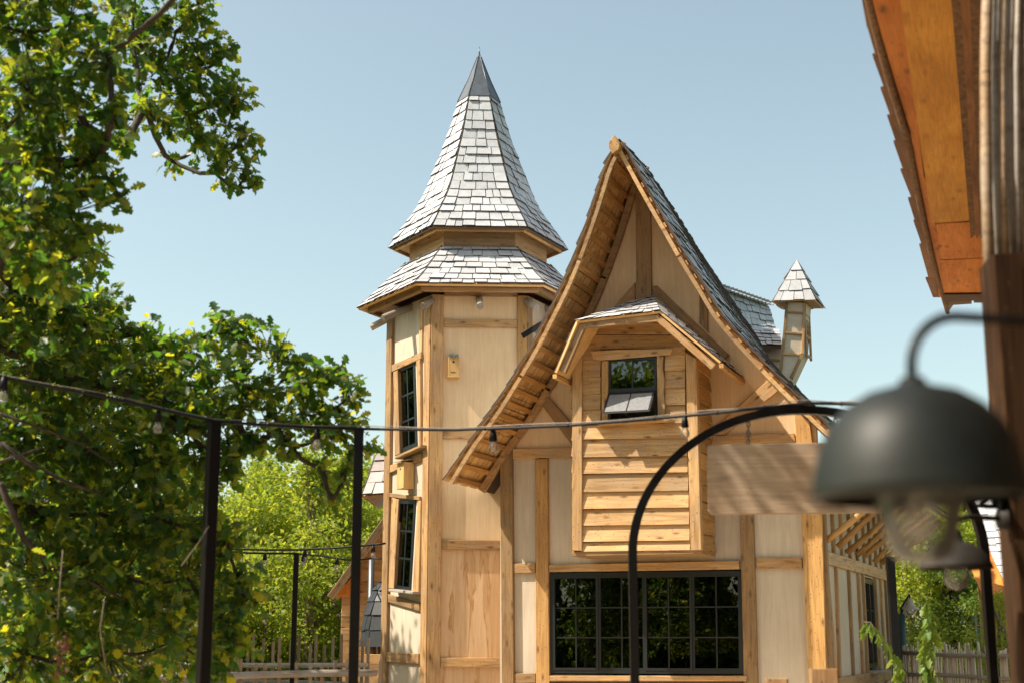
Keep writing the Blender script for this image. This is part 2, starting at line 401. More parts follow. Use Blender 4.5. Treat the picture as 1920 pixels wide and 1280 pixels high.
M_LEAD = plain('lead_sheet', (.13, .14, .155), .42, metal=.55, var=.18, scale=7)
M_BLACK = plain('black_painted_steel', (.006, .005, .005), .45, spec=.2, var=.15)
M_FRAME = plain('black_window_paint', (.014, .016, .018), .35)
M_GLASS = glassmat('window_glass', (.30, .34, .32), 1.8)
M_CLEAR = glassmat('clear_lamp_glass', (.97, .97, .96), 1.5, 0.0, .10)  # a little white stands in for bright highlights on the globes
M_LAMP = plain('dark_green_lamp_enamel', (.012, .0135, .011), .5, spec=.28, var=.6, scale=5)
M_LAMPIN = plain('lamp_inside', (.05, .05, .045), .6)
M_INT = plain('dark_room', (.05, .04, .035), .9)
M_BARK = plain('bark', (.045, .033, .023), .9, var=.5, scale=14, bumpy=.7)
M_BARKL = plain('grey_bark', (.16, .12, .085), .9, var=.4, scale=20, bumpy=.6)
M_EARTH = plain('pale_bounce_sand', (.54, .43, .31), .9, var=.25, scale=.7)
M_GRASS = plain('grass', (.07, .11, .025), .9, var=.4, scale=.5)
M_OAKL = leafmat('oak_leaf', (.013, .046, .012), (.038, .080, .015), (.12, .32, .025), (.92, .86, .04), .44)
M_WOODL = leafmat('woodland_leaf', (.13, .19, .02), (.24, .27, .03), (.38, .50, .03), (.70, .66, .06), .45, .6)
M_WOODD = leafmat('dark_woodland_leaf', (.06, .12, .022), (.13, .19, .03), (.20, .34, .03), (.42, .48, .05), .4, .6)
M_SAPL = leafmat('sapling_leaf', (.10, .19, .04), (.19, .27, .05), (.28, .42, .05), (.42, .50, .08), .4)
M_FIL = plain('lamp_filament', (.6, .45, .25), .4, metal=.8)
M_DRY = plain('dry_brown_leaf', (.12, .045, .02), .8, var=.3)
Z = Vector((0, 0, 1))
# ------------------------------------------------------------------ ground
def flat(name, pts, z, mt, kind='structure'):
    o = obj(name, [(x, y, z) for x, y in pts], [tuple(range(len(pts)))], mt); return tag(o, kind=kind)
flat('ground', [(-400, -300), (400, -300), (400, 600), (-400, 600)], 0, M_GRASS)
flat('unseen_sandy_path', [(-10, -4), (9, -8), (9, 6), (10, 18), (16, 34), (8, 40), (-2, 28), (-8, 26), (-9, 8)], .008, M_EARTH)  # unseen ground, laid wide and pale to bounce warm light at the house

# ------------------------------------------------------------------ the gabled house
U = Vector((math.cos(R(19)), -math.sin(R(19)), 0)); V_ = Vector((math.sin(R(22)), math.cos(R(22)), 0))
FA = Frame(at(1215, 1193, 20), U, -V_)
house = empty('half_timbered_house', FA.w(0, 0), 'storybook timber-framed house with a steep curved shingle gable and plank oriel', 'house')
OV = 1.15
vergeL = [(837, 902), (879, 834), (926, 770), (953, 727), (996, 656), (1028, 594), (1053, 544), (1075, 493), (1103, 417), (1121, 361), (1138, 307), (1162, 262)]
vergeR = [(1640, 885), (1565, 812), (1508, 758), (1472, 722), (1435, 685), (1398, 645), (1352, 592), (1323, 544), (1287, 486), (1253, 426), (1211, 353), (1162, 262)]
cL = pxpoly(FA, vergeL, OV); cR = pxpoly(FA, vergeR, OV)
NS = 40
def tabulate(c):
    P = [curve_at(c, i / NS) for i in range(NS + 1)]; return P
TL, TR = tabulate(cL), tabulate(cR)
def rp(side, v, off, h=0.0):
    """point of the main roof: side -1/+1, v eave->ridge, off outward from the gable wall, h inwards"""
    T = TL if side < 0 else TR; x = min(max(v, 0), 1) * NS; i = min(int(x), NS - 1); p = T[i].lerp(T[i + 1], x - i)
    if v < 0: p = T[0] + (T[0] - T[1]) * (-v * NS)
    t = (T[i + 1] - T[i]).normalized(); n = Vector((t.y, -t.x)) if side < 0 else Vector((-t.y, t.x))
    q = p + n * h
    if off >= 0: return FA.w(q.x, q.y, off)
    ang = R(lerp(24.5, 16.6, min(max(v, 0), 1) ** .8)) if side > 0 else R(lerp(22, 16.6, min(max(v, 0), 1)))   # the ridge runs askew to the eaves
    return FA.w(q.x, q.y, 0) + Vector((math.sin(ang), math.cos(ang), 0)) * -off
def rsz(side, v, h):
    T = TL if side < 0 else TR; x = v * NS; i = min(int(x), NS - 1); p = T[i].lerp(T[i + 1], x - i)
    t = (T[i + 1] - T[i]).normalized(); n = Vector((t.y, -t.x)) if side < 0 else Vector((-t.y, t.x)); q = p + n * h; return (q.x, q.y)
BACK = -7.2
pool = Pool(house)
roofL = sheet('left_roof_slope', lambda u, v: rp(-1, v, lerp(BACK, -.02, u)), 4, 30, M_DECK, house, th=.04, lift=-.005)
roofR = sheet('right_roof_slope', lambda u, v: rp(1, v, lerp(-.02, BACK, u)), 4, 30, M_DECK, house, th=.04, lift=-.005)
shingles(pool, roofL, lambda u, v: rp(-1, v, lerp(BACK, OV + .03, u)), 27, .17, th=.018, jit=.1, overlap=2.4, lo_=1.5)
shingles(pool, roofR, lambda u, v: rp(1, v, lerp(OV + .03, BACK, u)), 29, .17, th=.017, jit=.1, overlap=2.4, lo_=1.5)
# ridge cap and the cocked finial of the ridge beam
for sd in (-1, 1):
    beam('ridge_board', rp(sd, .985, -.05, .0), rp(sd, .985, BACK, .0), .02, .14, M_SH, house, up=(U * sd * .45 - Z).normalized())
fx, fz = FA.px(1156, 262, OV + .1)
prism('ridge_finial', FA, pxpoly(FA, [(1141, 268), (1151, 253), (1163, 268), (1160, 281), (1148, 289), (1141, 277)], OV + .1), OV - .25, OV + .1, M_WARM, house, ch=.008)
# battens under the overhang, verge boards, rafters
for sd, n in ((-1, 25), (1, 27)):
    for i in range(n):
        v = (i + .45) / n + random.uniform(-.004, .004)
        if v > .985: continue
        a = rp(sd, v, OV - .02 + random.uniform(-.03, .02), .028); b = rp(sd, v, -.1, .028)
        T = (rp(sd, min(1, v + .01), 0) - rp(sd, v - .01, 0)).normalized()
        beam('batten', a, b, .075, .03, M_BATTEN, house, up=T.cross(V_).normalized(), ch=.003)
def roof_strip(name, sd, off0, off1, h0, h1, v0, v1, mt, n=24):
    Vv, F = [], []
    for i in range(n + 1):
        v = lerp(v0, v1, i / n)
        Vv += [rp(sd, v, off0, h0), rp(sd, v, off1, h0), rp(sd, v, off1, h1), rp(sd, v, off0, h1)]
    for i in range(n):
        for j in range(4):
            k = (j + 1) % 4; F.append((i * 4 + j, i * 4 + k, i * 4 + 4 + k, i * 4 + 4 + j))
    F += [(3, 2, 1, 0), tuple(n * 4 + j for j in range(4))]
    o = obj(name, Vv, F, mt, house); fix(o.data); return o
for sd in (-1, 1):
    for k in range(3):
        roof_strip('verge_board', sd, OV - .045, OV + .01, .045, .10, k / 3 + .004, (k + 1) / 3 - .002, M_OAK, 10)
        roof_strip('rafter', sd, .03, .10, .045, .14, k / 3 + .004, (k + 1) / 3 - .003, M_OAK, 10)
# wall outline
sL, sR = FA.px(938, 1000)[0], FA.px(1540, 1000)[0]
zb = FA.z(1000, 849); zm = FA.z(1000, 1064); zh = FA.z(1215, 1062); zs = FA.z(1215, 1268)
ins = .08
def side_pts(sd):
    out = []
    for i in range(2, NS + 1, 2):
        a, z = rsz(sd, i / NS, ins)
        if sL < a < sR and z > zb + .05: out.append((a, z))
    return out
pl, pr = side_pts(-1), side_pts(1)
sc_ = FA.px(1206, 500)[0]; top = (cL[-1][0], cL[-1][1] - .2)
pl = [p for p in pl if p[0] < sc_ and p[1] < top[1]]; pr = [p for p in pr if p[0] > sc_ and p[1] < top[1]]
# tower side of the gable: the wall ends under the roof line
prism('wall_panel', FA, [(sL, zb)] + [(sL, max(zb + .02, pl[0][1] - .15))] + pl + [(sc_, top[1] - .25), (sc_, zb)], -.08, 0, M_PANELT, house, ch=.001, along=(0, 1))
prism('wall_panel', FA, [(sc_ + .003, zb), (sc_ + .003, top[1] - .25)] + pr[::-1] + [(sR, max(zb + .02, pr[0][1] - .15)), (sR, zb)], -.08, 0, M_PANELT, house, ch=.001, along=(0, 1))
x2, x3 = FA.px(1015, 1000)[0], FA.px(1404, 1000)[0]
w0, w1 = FA.px(1031, 1170), FA.px(1398, 1170)
zw0, zw1 = FA.z(1031, 1263), FA.z(1215, 1070)
for a0, z0, a1, z1 in ((sL, zm, x2 - .003, zb - .003), (sL, .0, x2 - .003, zm - .003), (x2, zw1 + .004, x3, zb - .003), (x3 + .003, zm, sR, zb - .003), (x3 + .003, 0, sR, zm - .003),
                       (x2, 0, x3, zw0 - .004), (x2, zw0, w0[0] - .0, zw1), (w1[0], zw0, x3, zw1)):
    if a1 - a0 > .02: prism('wall_panel', FA, rect(a0, z0, a1, z1), -.08, 0, M_PANEL, house, ch=.001, along=(0, 1))
def tim(pts, off=.055, mt=None, fr=FA, par=None, name='timber', d0=-.02):
    return prism(name, fr, pxpoly(fr, pts, off), d0, off, mt or M_OAK, par or house, ch=.006)
# posts, beams and braces of the gable wall (butted end to end)
tim([(937, 818), (959, 800), (963, 1290), (941, 1290)], .075, name='post')
tim([(1003, 860), (1026, 859), (1030, 1290), (1005, 1290)], .07, M_WARM, name='post')
tim([(1387, 962), (1412, 961), (1421, 1290), (1395, 1290)], .07, name='post')
tim([(1489, 765), (1518, 790), (1541, 970), (1550, 1290), (1516, 1290), (1502, 962)], .075, M_WARM, name='corner_post')
tim([(1191, 345), (1202, 330), (1219, 352), (1222, 610), (1194, 610)], .06, name='post')
tim([(961, 841), (1073, 838), (1074, 857), (961, 859)], name='beam'); tim([(1330, 816), (1488, 811), (1492, 826), (1330, 831)], name='beam')
tim([(962, 1056), (1003, 1055), (1003, 1073), (962, 1074)], name='beam')
tim([(1029, 1058), (1386, 1050), (1386, 1066), (1029, 1071)], .06, name='window_head_beam')
tim([(1418, 1045), (1503, 1044), (1504, 1064), (1419, 1065)], name='beam')
tim([(962, 1262), (1004, 1261), (1004, 1279), (962, 1280)], name='beam')
tim([(1224, 536), (1232, 536), (1366, 664), (1350, 682), (1224, 562)], .05, name='brace')
tim([(1190, 530), (1190, 570), (1140, 620), (1122, 610)], .05, name='brace')
tim([(1000, 738), (1016, 730), (1078, 800), (1078, 834), (1074, 836)], .05, name='brace')
tim([(1444, 708), (1464, 728), (1358, 814), (1334, 814), (1334, 806)], .05, name='brace')
tim([(1311, 548), (1326, 572), (1327, 622), (1311, 606)], .035, name='post')
tim([(1030, 1266), (1400, 1266), (1400, 1276), (1030, 1276)], .10, name='window_sill'); tim([(1031, 1279), (1394, 1279), (1394, 1300), (1031, 1300)], .05, name='beam')

def bil(q, u, v):
    a, b, c, d = [Vector(p) for p in q]; return (a.lerp(b, u)).lerp(d.lerp(c, u), v)
def bars(name, fr, q, lst, mt, par):
    Vv, F = [], []
    for u0, v0, u1, v1, d0, d1 in lst:
        b = len(Vv); P = [bil(q, u0, v0), bil(q, u1, v0), bil(q, u1, v1), bil(q, u0, v1)]
        Vv += [fr.w(p.x, p.y, d0) for p in P] + [fr.w(p.x, p.y, d1) for p in P]
        F += [tuple(b + i for i in f) for f in ((3, 2, 1, 0), (4, 5, 6, 7), (0, 1, 5, 4), (1, 2, 6, 5), (2, 3, 7, 6), (3, 0, 4, 7))]
    o = obj(name, Vv, F, mt, par); fix(o.data); return o
def ring(q, w, d0, d1):
    a, b, c, d = [Vector(p) for p in q]; W = (b - a).length; H = (d - a).length; x, y = w / W, w / H
    return [(0, 0, 1, y, d0, d1), (0, 1 - y, 1, 1, d0, d1), (0, y, x, 1 - y, d0, d1), (1 - x, y, 1, 1 - y, d0, d1)]
def window(fr, q, par, cas=1, cols=2, rows=3, off=.0, fw=.045, mw=.018, gaps=None):
    """q: quad of (a,z) corners, bottom-left first, anticlockwise"""
    f = bars('window', fr, q, ring(q, fw, off - .05, off + .02), M_FRAME, par)
    W = (Vector(q[1]) - Vector(q[0])).length; H = (Vector(q[3]) - Vector(q[0])).length
    x, y = fw / W, fw / H; edges = [x + (1 - 2 * x) * k / cas for k in range(cas + 1)]
    for k in range(cas):
        u0, u1 = edges[k], edges[k + 1]; sub = [tuple(bil(q, *p)) for p in ((u0, y), (u1, y), (u1, 1 - y), (u0, 1 - y))]
        if cas > 1: s = bars('casement', fr, sub, ring(sub, .032, off - .035, off + (.012 if k % 2 else .03)), M_FRAME, f)
        Ws = (Vector(sub[1]) - Vector(sub[0])).length; Hs = (Vector(sub[3]) - Vector(sub[0])).length
        m = .033 if cas > 1 else 0.0; mx, my = m / Ws, m / Hs; L = []
        tx, ty = mw / Ws / 2, mw / Hs / 2
        for c in range(1, cols): uc = mx + (1 - 2 * mx) * c / cols; L.append((uc - tx, my, uc + tx, 1 - my, off - .02, off + .004))
        for r_ in range(1, rows):
            vc = my + (1 - 2 * my) * r_ / rows
            for c in range(cols):
                ua = mx + (1 - 2 * mx) * c / cols + (tx if c else 0); ub = mx + (1 - 2 * mx) * (c + 1) / cols - (tx if c < cols - 1 else 0)
                L.append((ua, vc - ty, ub, vc + ty, off - .02, off + .004))
        bars('muntin', fr, sub, L, M_FRAME, f)
        for c in range(cols):
            for r_ in range(rows):
                ua = mx + (1 - 2 * mx) * c / cols + (tx if c else .002); ub = mx + (1 - 2 * mx) * (c + 1) / cols - (tx if c < cols - 1 else .002)
                va = my + (1 - 2 * my) * r_ / rows + (ty if r_ else .002); vb = my + (1 - 2 * my) * (r_ + 1) / rows - (ty if r_ < rows - 1 else .002)
                o = bars('pane', fr, sub, [(ua, va, ub, vb, off - .012, off - .008)], M_GLASS, f)
                # every pane sits a hair differently in its rebate
                o.matrix_basis = o.matrix_basis @ Matrix.Rotation(random.uniform(-.006, .006), 4, 'Z') @ Matrix.Rotation(random.uniform(-.006, .006), 4, 'X')
    return f
window(FA, [FA.px(1033, 1261), FA.px(1397, 1263), FA.px(1394, 1069), FA.px(1032, 1074)], house, cas=4, off=.01)
# dark rooms behind the glass
for z0, z1 in ((.02, 3.2),):
    obj('room', [FA.w(a, z, d) for d in (-.3, -5) for a, z in rect(sL + .2, z0, sR - .2, z1)], [(4, 5, 6, 7), (0, 1, 5, 4), (1, 2, 6, 5), (2, 3, 7, 6), (3, 0, 4, 7)], M_INT, house)
# a few pale things standing in the room, seen dimly through the glass
for px_, py_, w_ in ((1146, 1215, .05), (1238, 1205, .07), (1172, 1225, .04)):
    a_, z_ = FA.px(px_, py_, -.6); lathe('table_leg', FA.w(a_, .75, -.6), [(w_ * .6, 0), (w_, .12), (w_ * .5, .2), (w_ * .8, .35), (w_ * .4, .5), (w_ * .9, .62)], M_PANEL, house, n=10)

# side wall running back on the right
SW = Frame(FA.w(sR, 0), V_, U)
LW = 7.0; zt = 3.65
sw_b1 = 2.72; sw_b0 = 1.02
wa0, wa1, wz0, wz1 = 3.75, 4.95, 1.12, 2.6
for a0, z0, a1, z1 in ((.0, sw_b1, LW, zt + .5), (0, 0, wa0, sw_b1 - .003), (wa1, 0, LW, sw_b1 - .003), (wa0, 0, wa1, wz0 - .003)):
    prism('side_wall_panel', SW, rect(a0 + .002, z0, a1 - .002, z1), -.08, 0, M_PANEL, house, ch=.001, along=(0, 1))
prism('side_wall_panel', SW, rect(wa0, wz1 + .003, wa1, sw_b1 - .003), -.08, 0, M_PANEL, house, ch=.001)
prism('side_corner_post', SW, rect(.0, 0, .14, zt + .4), .0, .06, M_OAK, house)
prism('side_beam', SW, rect(.145, sw_b1 - .09, LW, sw_b1 + .09), 0, .05, M_OAK, house)
prism('side_beam', SW, rect(.145, sw_b0 - .1, LW, sw_b0 + .07), 0, .05, M_OAK, house)
ups = [.85, 1.6, 2.4, 3.15, 3.9, 4.6, 5.3, 6.0, 6.7]
for a in ups: prism('side_post', SW, rect(a - .05, sw_b1 + .092, a + .05, zt + .3), 0, .045, M_OAK, house)
for a, l in ((.98, -.12), (2.15, -.03), (3.1, 0), (3.62, 0), (5.05, .02), (5.75, 0), (6.4, 0), (6.9, 0)):
    prism('side_post', SW, [(a - .05 + l, sw_b0 + .072), (a + .05 + l, sw_b0 + .072), (a + .05, sw_b1 - .092), (a - .05, sw_b1 - .092)], 0, .045, M_OAK, house)
prism('side_brace', SW, [(.50, sw_b0 + .072), (.60, sw_b0 + .072), (.25, sw_b1 - .092), (.15, sw_b1 - .092)], 0, .04, M_OAK, house)
for a in (1.0, 2.2, 3.4, 4.6, 5.8): prism('side_post', SW, rect(a - .05, 0, a + .05, sw_b0 - .102), 0, .045, M_OAK, house)
window(SW, rect(wa0 + .02, wz0 + .03, wa1 - .02, wz1 - .02), house, cas=2, cols=1, rows=3, off=-.01)
prism('side_window_sill', SW, rect(wa0 - .05, wz0 - .05, wa1 + .05, wz0), 0, .14, M_GREYWOOD, house)
for i in range(8):
    a = .15 + i * .95; log('eave_bracket', SW.w(a, 2.9 + random.uniform(-.03, .03), .03), SW.w(a + random.uniform(-.05, .05), 3.72, .98), .046, .042, M_WARM, house, bend=.03)
log('eave_plate', SW.w(-1.1, 3.74, .72), SW.w(LW, 3.74, .72), .06, .06, M_OAK, house)
# back and far walls so that the place is whole
prism('back_wall', Frame(SW.w(LW, 0), -U, V_), rect(0, 0, sR - sL, 3.6), -.08, 0, M_PANEL, house)
prism('left_wall', Frame(FA.w(sL, 0, -7.0), -V_, -U), rect(0, 0, 6.9, 3.6), -.08, 0, M_PANEL, house)

# ------------------------------------------------------------------ oriel
OD = .8
ox = lambda x, y, off=OD: FA.px(x, y, off)
zo0 = ox(1190, 1035)[1]; ol = ox(1073, 900)[0]; orr = ox(1312, 900)[0]
def otim(name, pts, d0, d1, mt=M_OAK): return prism(name, FA, pxpoly(FA, pts, d1), d0, d1, mt, house, ch=.006)
wq = [FA.px(1141, 789, OD), FA.px(1232, 787, OD), FA.px(1231, 669, OD), FA.px(1141, 672, OD)]
# backing behind the boards, around the window
bz0, bz1 = zo0 + .03, ox(1190, 600)[1]
wx0, wx1, wzz0, wzz1 = wq[0][0], wq[1][0], wq[0][1], wq[2][1]
for a0, z0, a1, z1 in ((ol + .03, bz0, wx0, bz1 - .3), (wx1, bz0, orr - .03, bz1 - .3), (wx0 + .002, bz0, wx1 - .002, wzz0), (wx0 + .002, wzz1, wx1 - .002, bz1)):
    prism('oriel_backing', FA, rect(a0, z0, a1, z1), OD - .07, OD - .035, M_OAK, house, ch=.001)
xlf = lambda y: lerp(1092, 1092, (y - 670) / 360); xrt = lambda y: lerp(1284, 1294, (y - 670) / 360)
ycs = [1034, 1017, 986, 955, 922, 889, 858, 824, 797]
for i in range(len(ycs) - 1):
    yb, yt = ycs[i], ycs[i + 1]; b = random.uniform(-1, 1)
    q = [(xlf(yb), yb - 1 + b), (xrt(yb), yb - 4 + b), (xrt(yt), yt - 5), (xlf(yt), yt)]
    pts = pxpoly(FA, q, OD)
    # feather-edged board: butt stands proud of the one below
    lo = .028 + random.uniform(-.003, .003); A, B, C, D = pts
    Vv = [FA.w(*A, OD - .03), FA.w(*B, OD - .03), FA.w(*C, OD - .03), FA.w(*D, OD - .03), FA.w(*A, OD + lo), FA.w(*B, OD + lo), FA.w(*C, OD - .008), FA.w(*D, OD - .008)]
    M = frame_matrix(sum(Vv, Vector()) / 8, Vv[1] - Vv[0], U.cross(Z))
    o = obj('plank', Vv, [(3, 2, 1, 0), (4, 5, 6, 7), (0, 1, 5, 4), (1, 2, 6, 5), (2, 3, 7, 6), (3, 0, 4, 7)], M_PLANK, house, M=M); fix(o.data)
for side, rows in (('l', [(795, 768), (768, 738), (738, 706), (706, 676), (676, 640)]), ('r', [(793, 759), (759, 727), (727, 695), (695, 664), (664, 640)])):
    for yb, yt in rows:
        q = [(1092, yb), (1126, yb - 1), (1126, yt - 1), (1092, yt)] if side == 'l' else [(1247, yb), (1285, yb - 1), (1284, yt - 1), (1247, yt)]
        A, B, C, D = pxpoly(FA, q, OD); lo = .02
        Vv = [FA.w(*A, OD - .03), FA.w(*B, OD - .03), FA.w(*C, OD - .03), FA.w(*D, OD - .03), FA.w(*A, OD + lo), FA.w(*B, OD + lo), FA.w(*C, OD - .008), FA.w(*D, OD - .008)]
        M = frame_matrix(sum(Vv, Vector()) / 8, Vv[1] - Vv[0], U.cross(Z))
        o = obj('plank', Vv, [(3, 2, 1, 0), (4, 5, 6, 7), (0, 1, 5, 4), (1, 2, 6, 5), (2, 3, 7, 6), (3, 0, 4, 7)], M_PLANK, house, M=M); fix(o.data)
for yb, yt, xa, xb in ((654, 628, 1092, 1286), (627, 606, 1100, 1262), (605, 590, 1112, 1240)):
    prism('plank', FA, pxpoly(FA, [(xa, yb), (xb, yb), (xb - 4, yt), (xa + 4, yt)], OD), OD - .03, OD + .005, M_PLANK, house)
otim('oriel_post', [(1073, 1031), (1091, 1032), (1091, 652), (1073, 655)], OD - .09, OD + .045)
otim('oriel_post', [(1295, 1031), (1315, 1030), (1305, 672), (1285, 660)], OD - .09, OD + .045)
otim('window_jamb', [(1128, 788), (1140, 788), (1140, 676), (1128, 676)], OD - .03, OD + .04, M_WARM)
otim('window_jamb', [(1233, 786), (1245, 786), (1247, 760), (1244, 735), (1246, 712), (1242, 690), (1243, 667), (1231, 666)], OD - .03, OD + .045, M_PLANK)
otim('window_lintel', [(1107, 658), (1112, 672), (1125, 675), (1256, 664), (1262, 653), (1180, 655), (1160, 655)], OD - .0, OD + .05, M_PLANK)
otim('oriel_window_sill', [(1118, 795), (1260, 788), (1258, 784), (1120, 790)], OD - .02, OD + .15)
# oriel window: fixed light above, tilted awning sash below
zmid = FA.z(1187, 731, OD)
q = [(wx0, zmid), (wx1, zmid), wq[2], wq[3]]
window(FA, q, house, cas=1, cols=2, rows=1, off=OD - .01, fw=.035)
fr2 = bars('sash_frame', FA, [(wx0, wzz0), (wx1, wzz0), (wx1, zmid), (wx0, zmid)], ring([(wx0, wzz0), (wx1, wzz0), (wx1, zmid), (wx0, zmid)], .035, OD - .06, OD + .01), M_FRAME, house)
hz = zmid - .02; SD, SH_ = .40, .34                                    # sash swings out from its top edge
sfr = Frame(FA.w(wx0 + .03, 0, OD + .02), U, U.cross(Z))
def sash_pt(a, t, k=0.0):                                              # a across, t 0 top -> 1 bottom, k thickness
    return FA.w(a, hz - SH_ * t - k * .4, OD + .02 + SD * .75 * t - k * -.6)
Vv, F = [], []
wa, wb = wx0 + .01, wx1 - .01
def sbar(a0, t0, a1, t1, k0=-.012, k1=.016):
    b = len(Vv); Vv.extend([sash_pt(a0, t0, k0), sash_pt(a1, t0, k0), sash_pt(a1, t1, k0), sash_pt(a0, t1, k0), sash_pt(a0, t0, k1), sash_pt(a1, t0, k1), sash_pt(a1, t1, k1), sash_pt(a0, t1, k1)])
    F.extend([tuple(b + i for i in f) for f in ((3, 2, 1, 0), (4, 5, 6, 7), (0, 1, 5, 4), (1, 2, 6, 5), (2, 3, 7, 6), (3, 0, 4, 7))])
sbar(wa, 0, wb, .08); sbar(wa, .92, wb, 1); sbar(wa, .08, wa + .03, .92); sbar(wb - .03, .08, wb, .92); sbar((wa + wb) / 2 - .009, .08, (wa + wb) / 2 + .009, .92)
M_DUSTY = plain('dusty_glass', (.22, .22, .23), .35, spec=.6, var=.25, scale=40)
osash = obj('awning_sash', Vv, F, M_FRAME, house); fix(osash.data)
for a0, a1 in ((wa + .03, (wa + wb) / 2 - .009), ((wa + wb) / 2 + .009, wb - .03)):
    obj('pane', [sash_pt(a0, .08), sash_pt(a1, .08), sash_pt(a1, .92), sash_pt(a0, .92)], [(0, 1, 2, 3)], M_DUSTY, osash)
tube('window_stay', [FA.w((wa + wb) / 2 - .05, wzz0 + .04, OD), FA.w((wa + wb) / 2 - .12, wzz0 + .18, OD + .22)], .006, M_GREYWOOD, house)
# oriel interior, floor and side walls
obj('oriel_room', [FA.w(a, z, d) for d in (OD - .09, -.3) for a, z in rect(ol + .05, zo0 + .06, orr - .05, FA.z(1190, 660, OD))], [(4, 5, 6, 7), (0, 1, 5, 4), (1, 2, 6, 5), (2, 3, 7, 6), (3, 0, 4, 7)], M_INT, house)
prism('oriel_floor', FA, rect(ol, zo0 - .035, orr, zo0 + .03), .03, OD + .012, M_OAK, house, along=(1, 0))
OS = Frame(FA.w(orr, 0, OD), V_, U); OSL = Frame(FA.w(ol, 0, 0.0), -V_, -U)
nrow = 12; hrow = (FA.z(1312, 660, OD) - zo0) / nrow
for fr_, sgn in ((OS, 1), (OSL, -1)):
    for i in range(nrow):
        z0 = zo0 + i * hrow; tl = random.uniform(-.03, .03)
        A, B, C, D = (.05, z0 + .003), (OD - .06, z0 + .003 + tl), (OD - .06, z0 + hrow + tl), (.05, z0 + hrow)
        if sgn < 0: A, B, C, D = (.06, z0), (OD - .02, z0), (OD - .02, z0 + hrow), (.06, z0 + hrow)
        Vv = [fr_.w(*A, -.04), fr_.w(*B, -.04), fr_.w(*C, -.04), fr_.w(*D, -.04), fr_.w(*A, .022), fr_.w(*B, .022), fr_.w(*C, -.008), fr_.w(*D, -.008)]
        M = frame_matrix(sum(Vv, Vector()) / 8, Vv[1] - Vv[0], fr_.out)
        o = obj('plank', Vv, [(3, 2, 1, 0), (4, 5, 6, 7), (0, 1, 5, 4), (1, 2, 6, 5), (2, 3, 7, 6), (3, 0, 4, 7)], M_WARM, house, M=M); fix(o.data)
# oriel roof: flat-pitched middle facet and two steep sides
OF = OD + .52
Bl, Br = FA.px(1080, 602, OF), FA.px(1238, 583, OF); El, Er = FA.px(1040, 697, OF), FA.px(1352, 677, OF)
Ap = FA.px(1219, 556, .02)
P3 = lambda p, off: FA.w(p[0], p[1], off)
def quadfn(a, b, c, d): return lambda u, v: (a.lerp(b, u)).lerp(d.lerp(c, u), v)
A0, BL, BR, EL, ER = P3(Ap, .02), P3(Bl, OF), P3(Br, OF), P3(El, OF), P3(Er, OF)
ELb, ERb = P3(El, .02), P3(Er, .02)
A0r = A0 + U * .06
f_mid = quadfn(BL, BR, A0r, A0)
f_l = quadfn(ELb, EL, BL, A0); f_r = quadfn(ER, ERb, A0r, BR)
for nm, f_, rows in (('oriel_roof_middle', f_mid, 6), ('oriel_roof_left', f_l, 7), ('oriel_roof_right', f_r, 8)):
    o = sheet(nm, f_, 6, 6, M_SHB, house, th=.03, lift=-.004); shingles(pool, o, f_, rows, .13, th=.010, jit=.18)
def fb(p0, p1, off, w, h, name, mt=M_OAK):
    a, b = FA.w(*FA.px(*p0, off), off), FA.w(*FA.px(*p1, off), off); return beam(name, a, b, w, h, mt, house, up=(b - a).cross(V_).normalized())
OFB = OF - .06
fb((1093, 610), (1237, 597), OFB, .07, .095, 'oriel_fascia'); fb((1236, 598), (1338, 688), OFB, .07, .095, 'oriel_fascia'); fb((1094, 609), (1056, 697), OFB, .07, .095, 'oriel_fascia')
for a, b in ((EL, ELb), (ER, ERb)): beam('oriel_eave_beam', a - Z * .06, b - Z * .06, 0.06, .06, M_WARM, house)

# ------------------------------------------------------------------ rear roof, side dormer and the crooked turret on it
def roof_from_px(name, tl, tr, br, bl, rows, width, mats=None, th=.013, curve=0.0):
    """each corner = (px,py,Y)"""
    a, b, c, d = at(*bl), at(*br), at(*tr), at(*tl); f0 = quadfn(a, b, c, d); n = (b - a).cross(d - a).normalized()
    f_ = (lambda u, v: f0(u, v) - n * curve * math.sin(v * math.pi)) if curve else f0
    o = sheet(name, f_, 6, 8, M_DECK, house, th=.05, lift=-.006); shingles(pool, o, f_, rows, width, th=th, jit=.1); return o
rr = roof_from_px('rear_roof', (1322, 533, 24.2), (1441, 574, 25.4), (1476, 660, 24.2), (1322, 690, 22.6), 9, .19, curve=.05)
a, b = at(1322, 530, 24.2), at(1441, 571, 25.4)
for k in range(16):
    p, q = a.lerp(b, k / 16), a.lerp(b, (k + .93) / 16); m = (p + q) / 2
    for sgn in (1, -1): beam('ridge_shingle', p + Vector((.02, -.05 * sgn, .0)), q + Vector((.02, -.05 * sgn, .02)), .22, .02, M_SH, rr, up=Vector((.25, -.55 * sgn, .8)).normalized())
DMR = roof_from_px('dormer_roof', (1408, 615, 22.6), (1462, 618, 22.4), (1466, 648, 21.9), (1428, 647, 21.9), 5, .13)
dq = Frame(at(1432, 660, 22.1), Vector((1, -.1, 0)), Vector((0, -1, 0)))
prism('dormer_panel', dq, pxpoly(dq, [(1430, 650), (1466, 650), (1466, 720), (1430, 720)]), -.3, 0, M_PANEL, house)
prism('dormer_beam', dq, pxpoly(dq, [(1430, 672), (1466, 672), (1466, 676), (1430, 676)], .03), 0, .03, M_OAK, house)
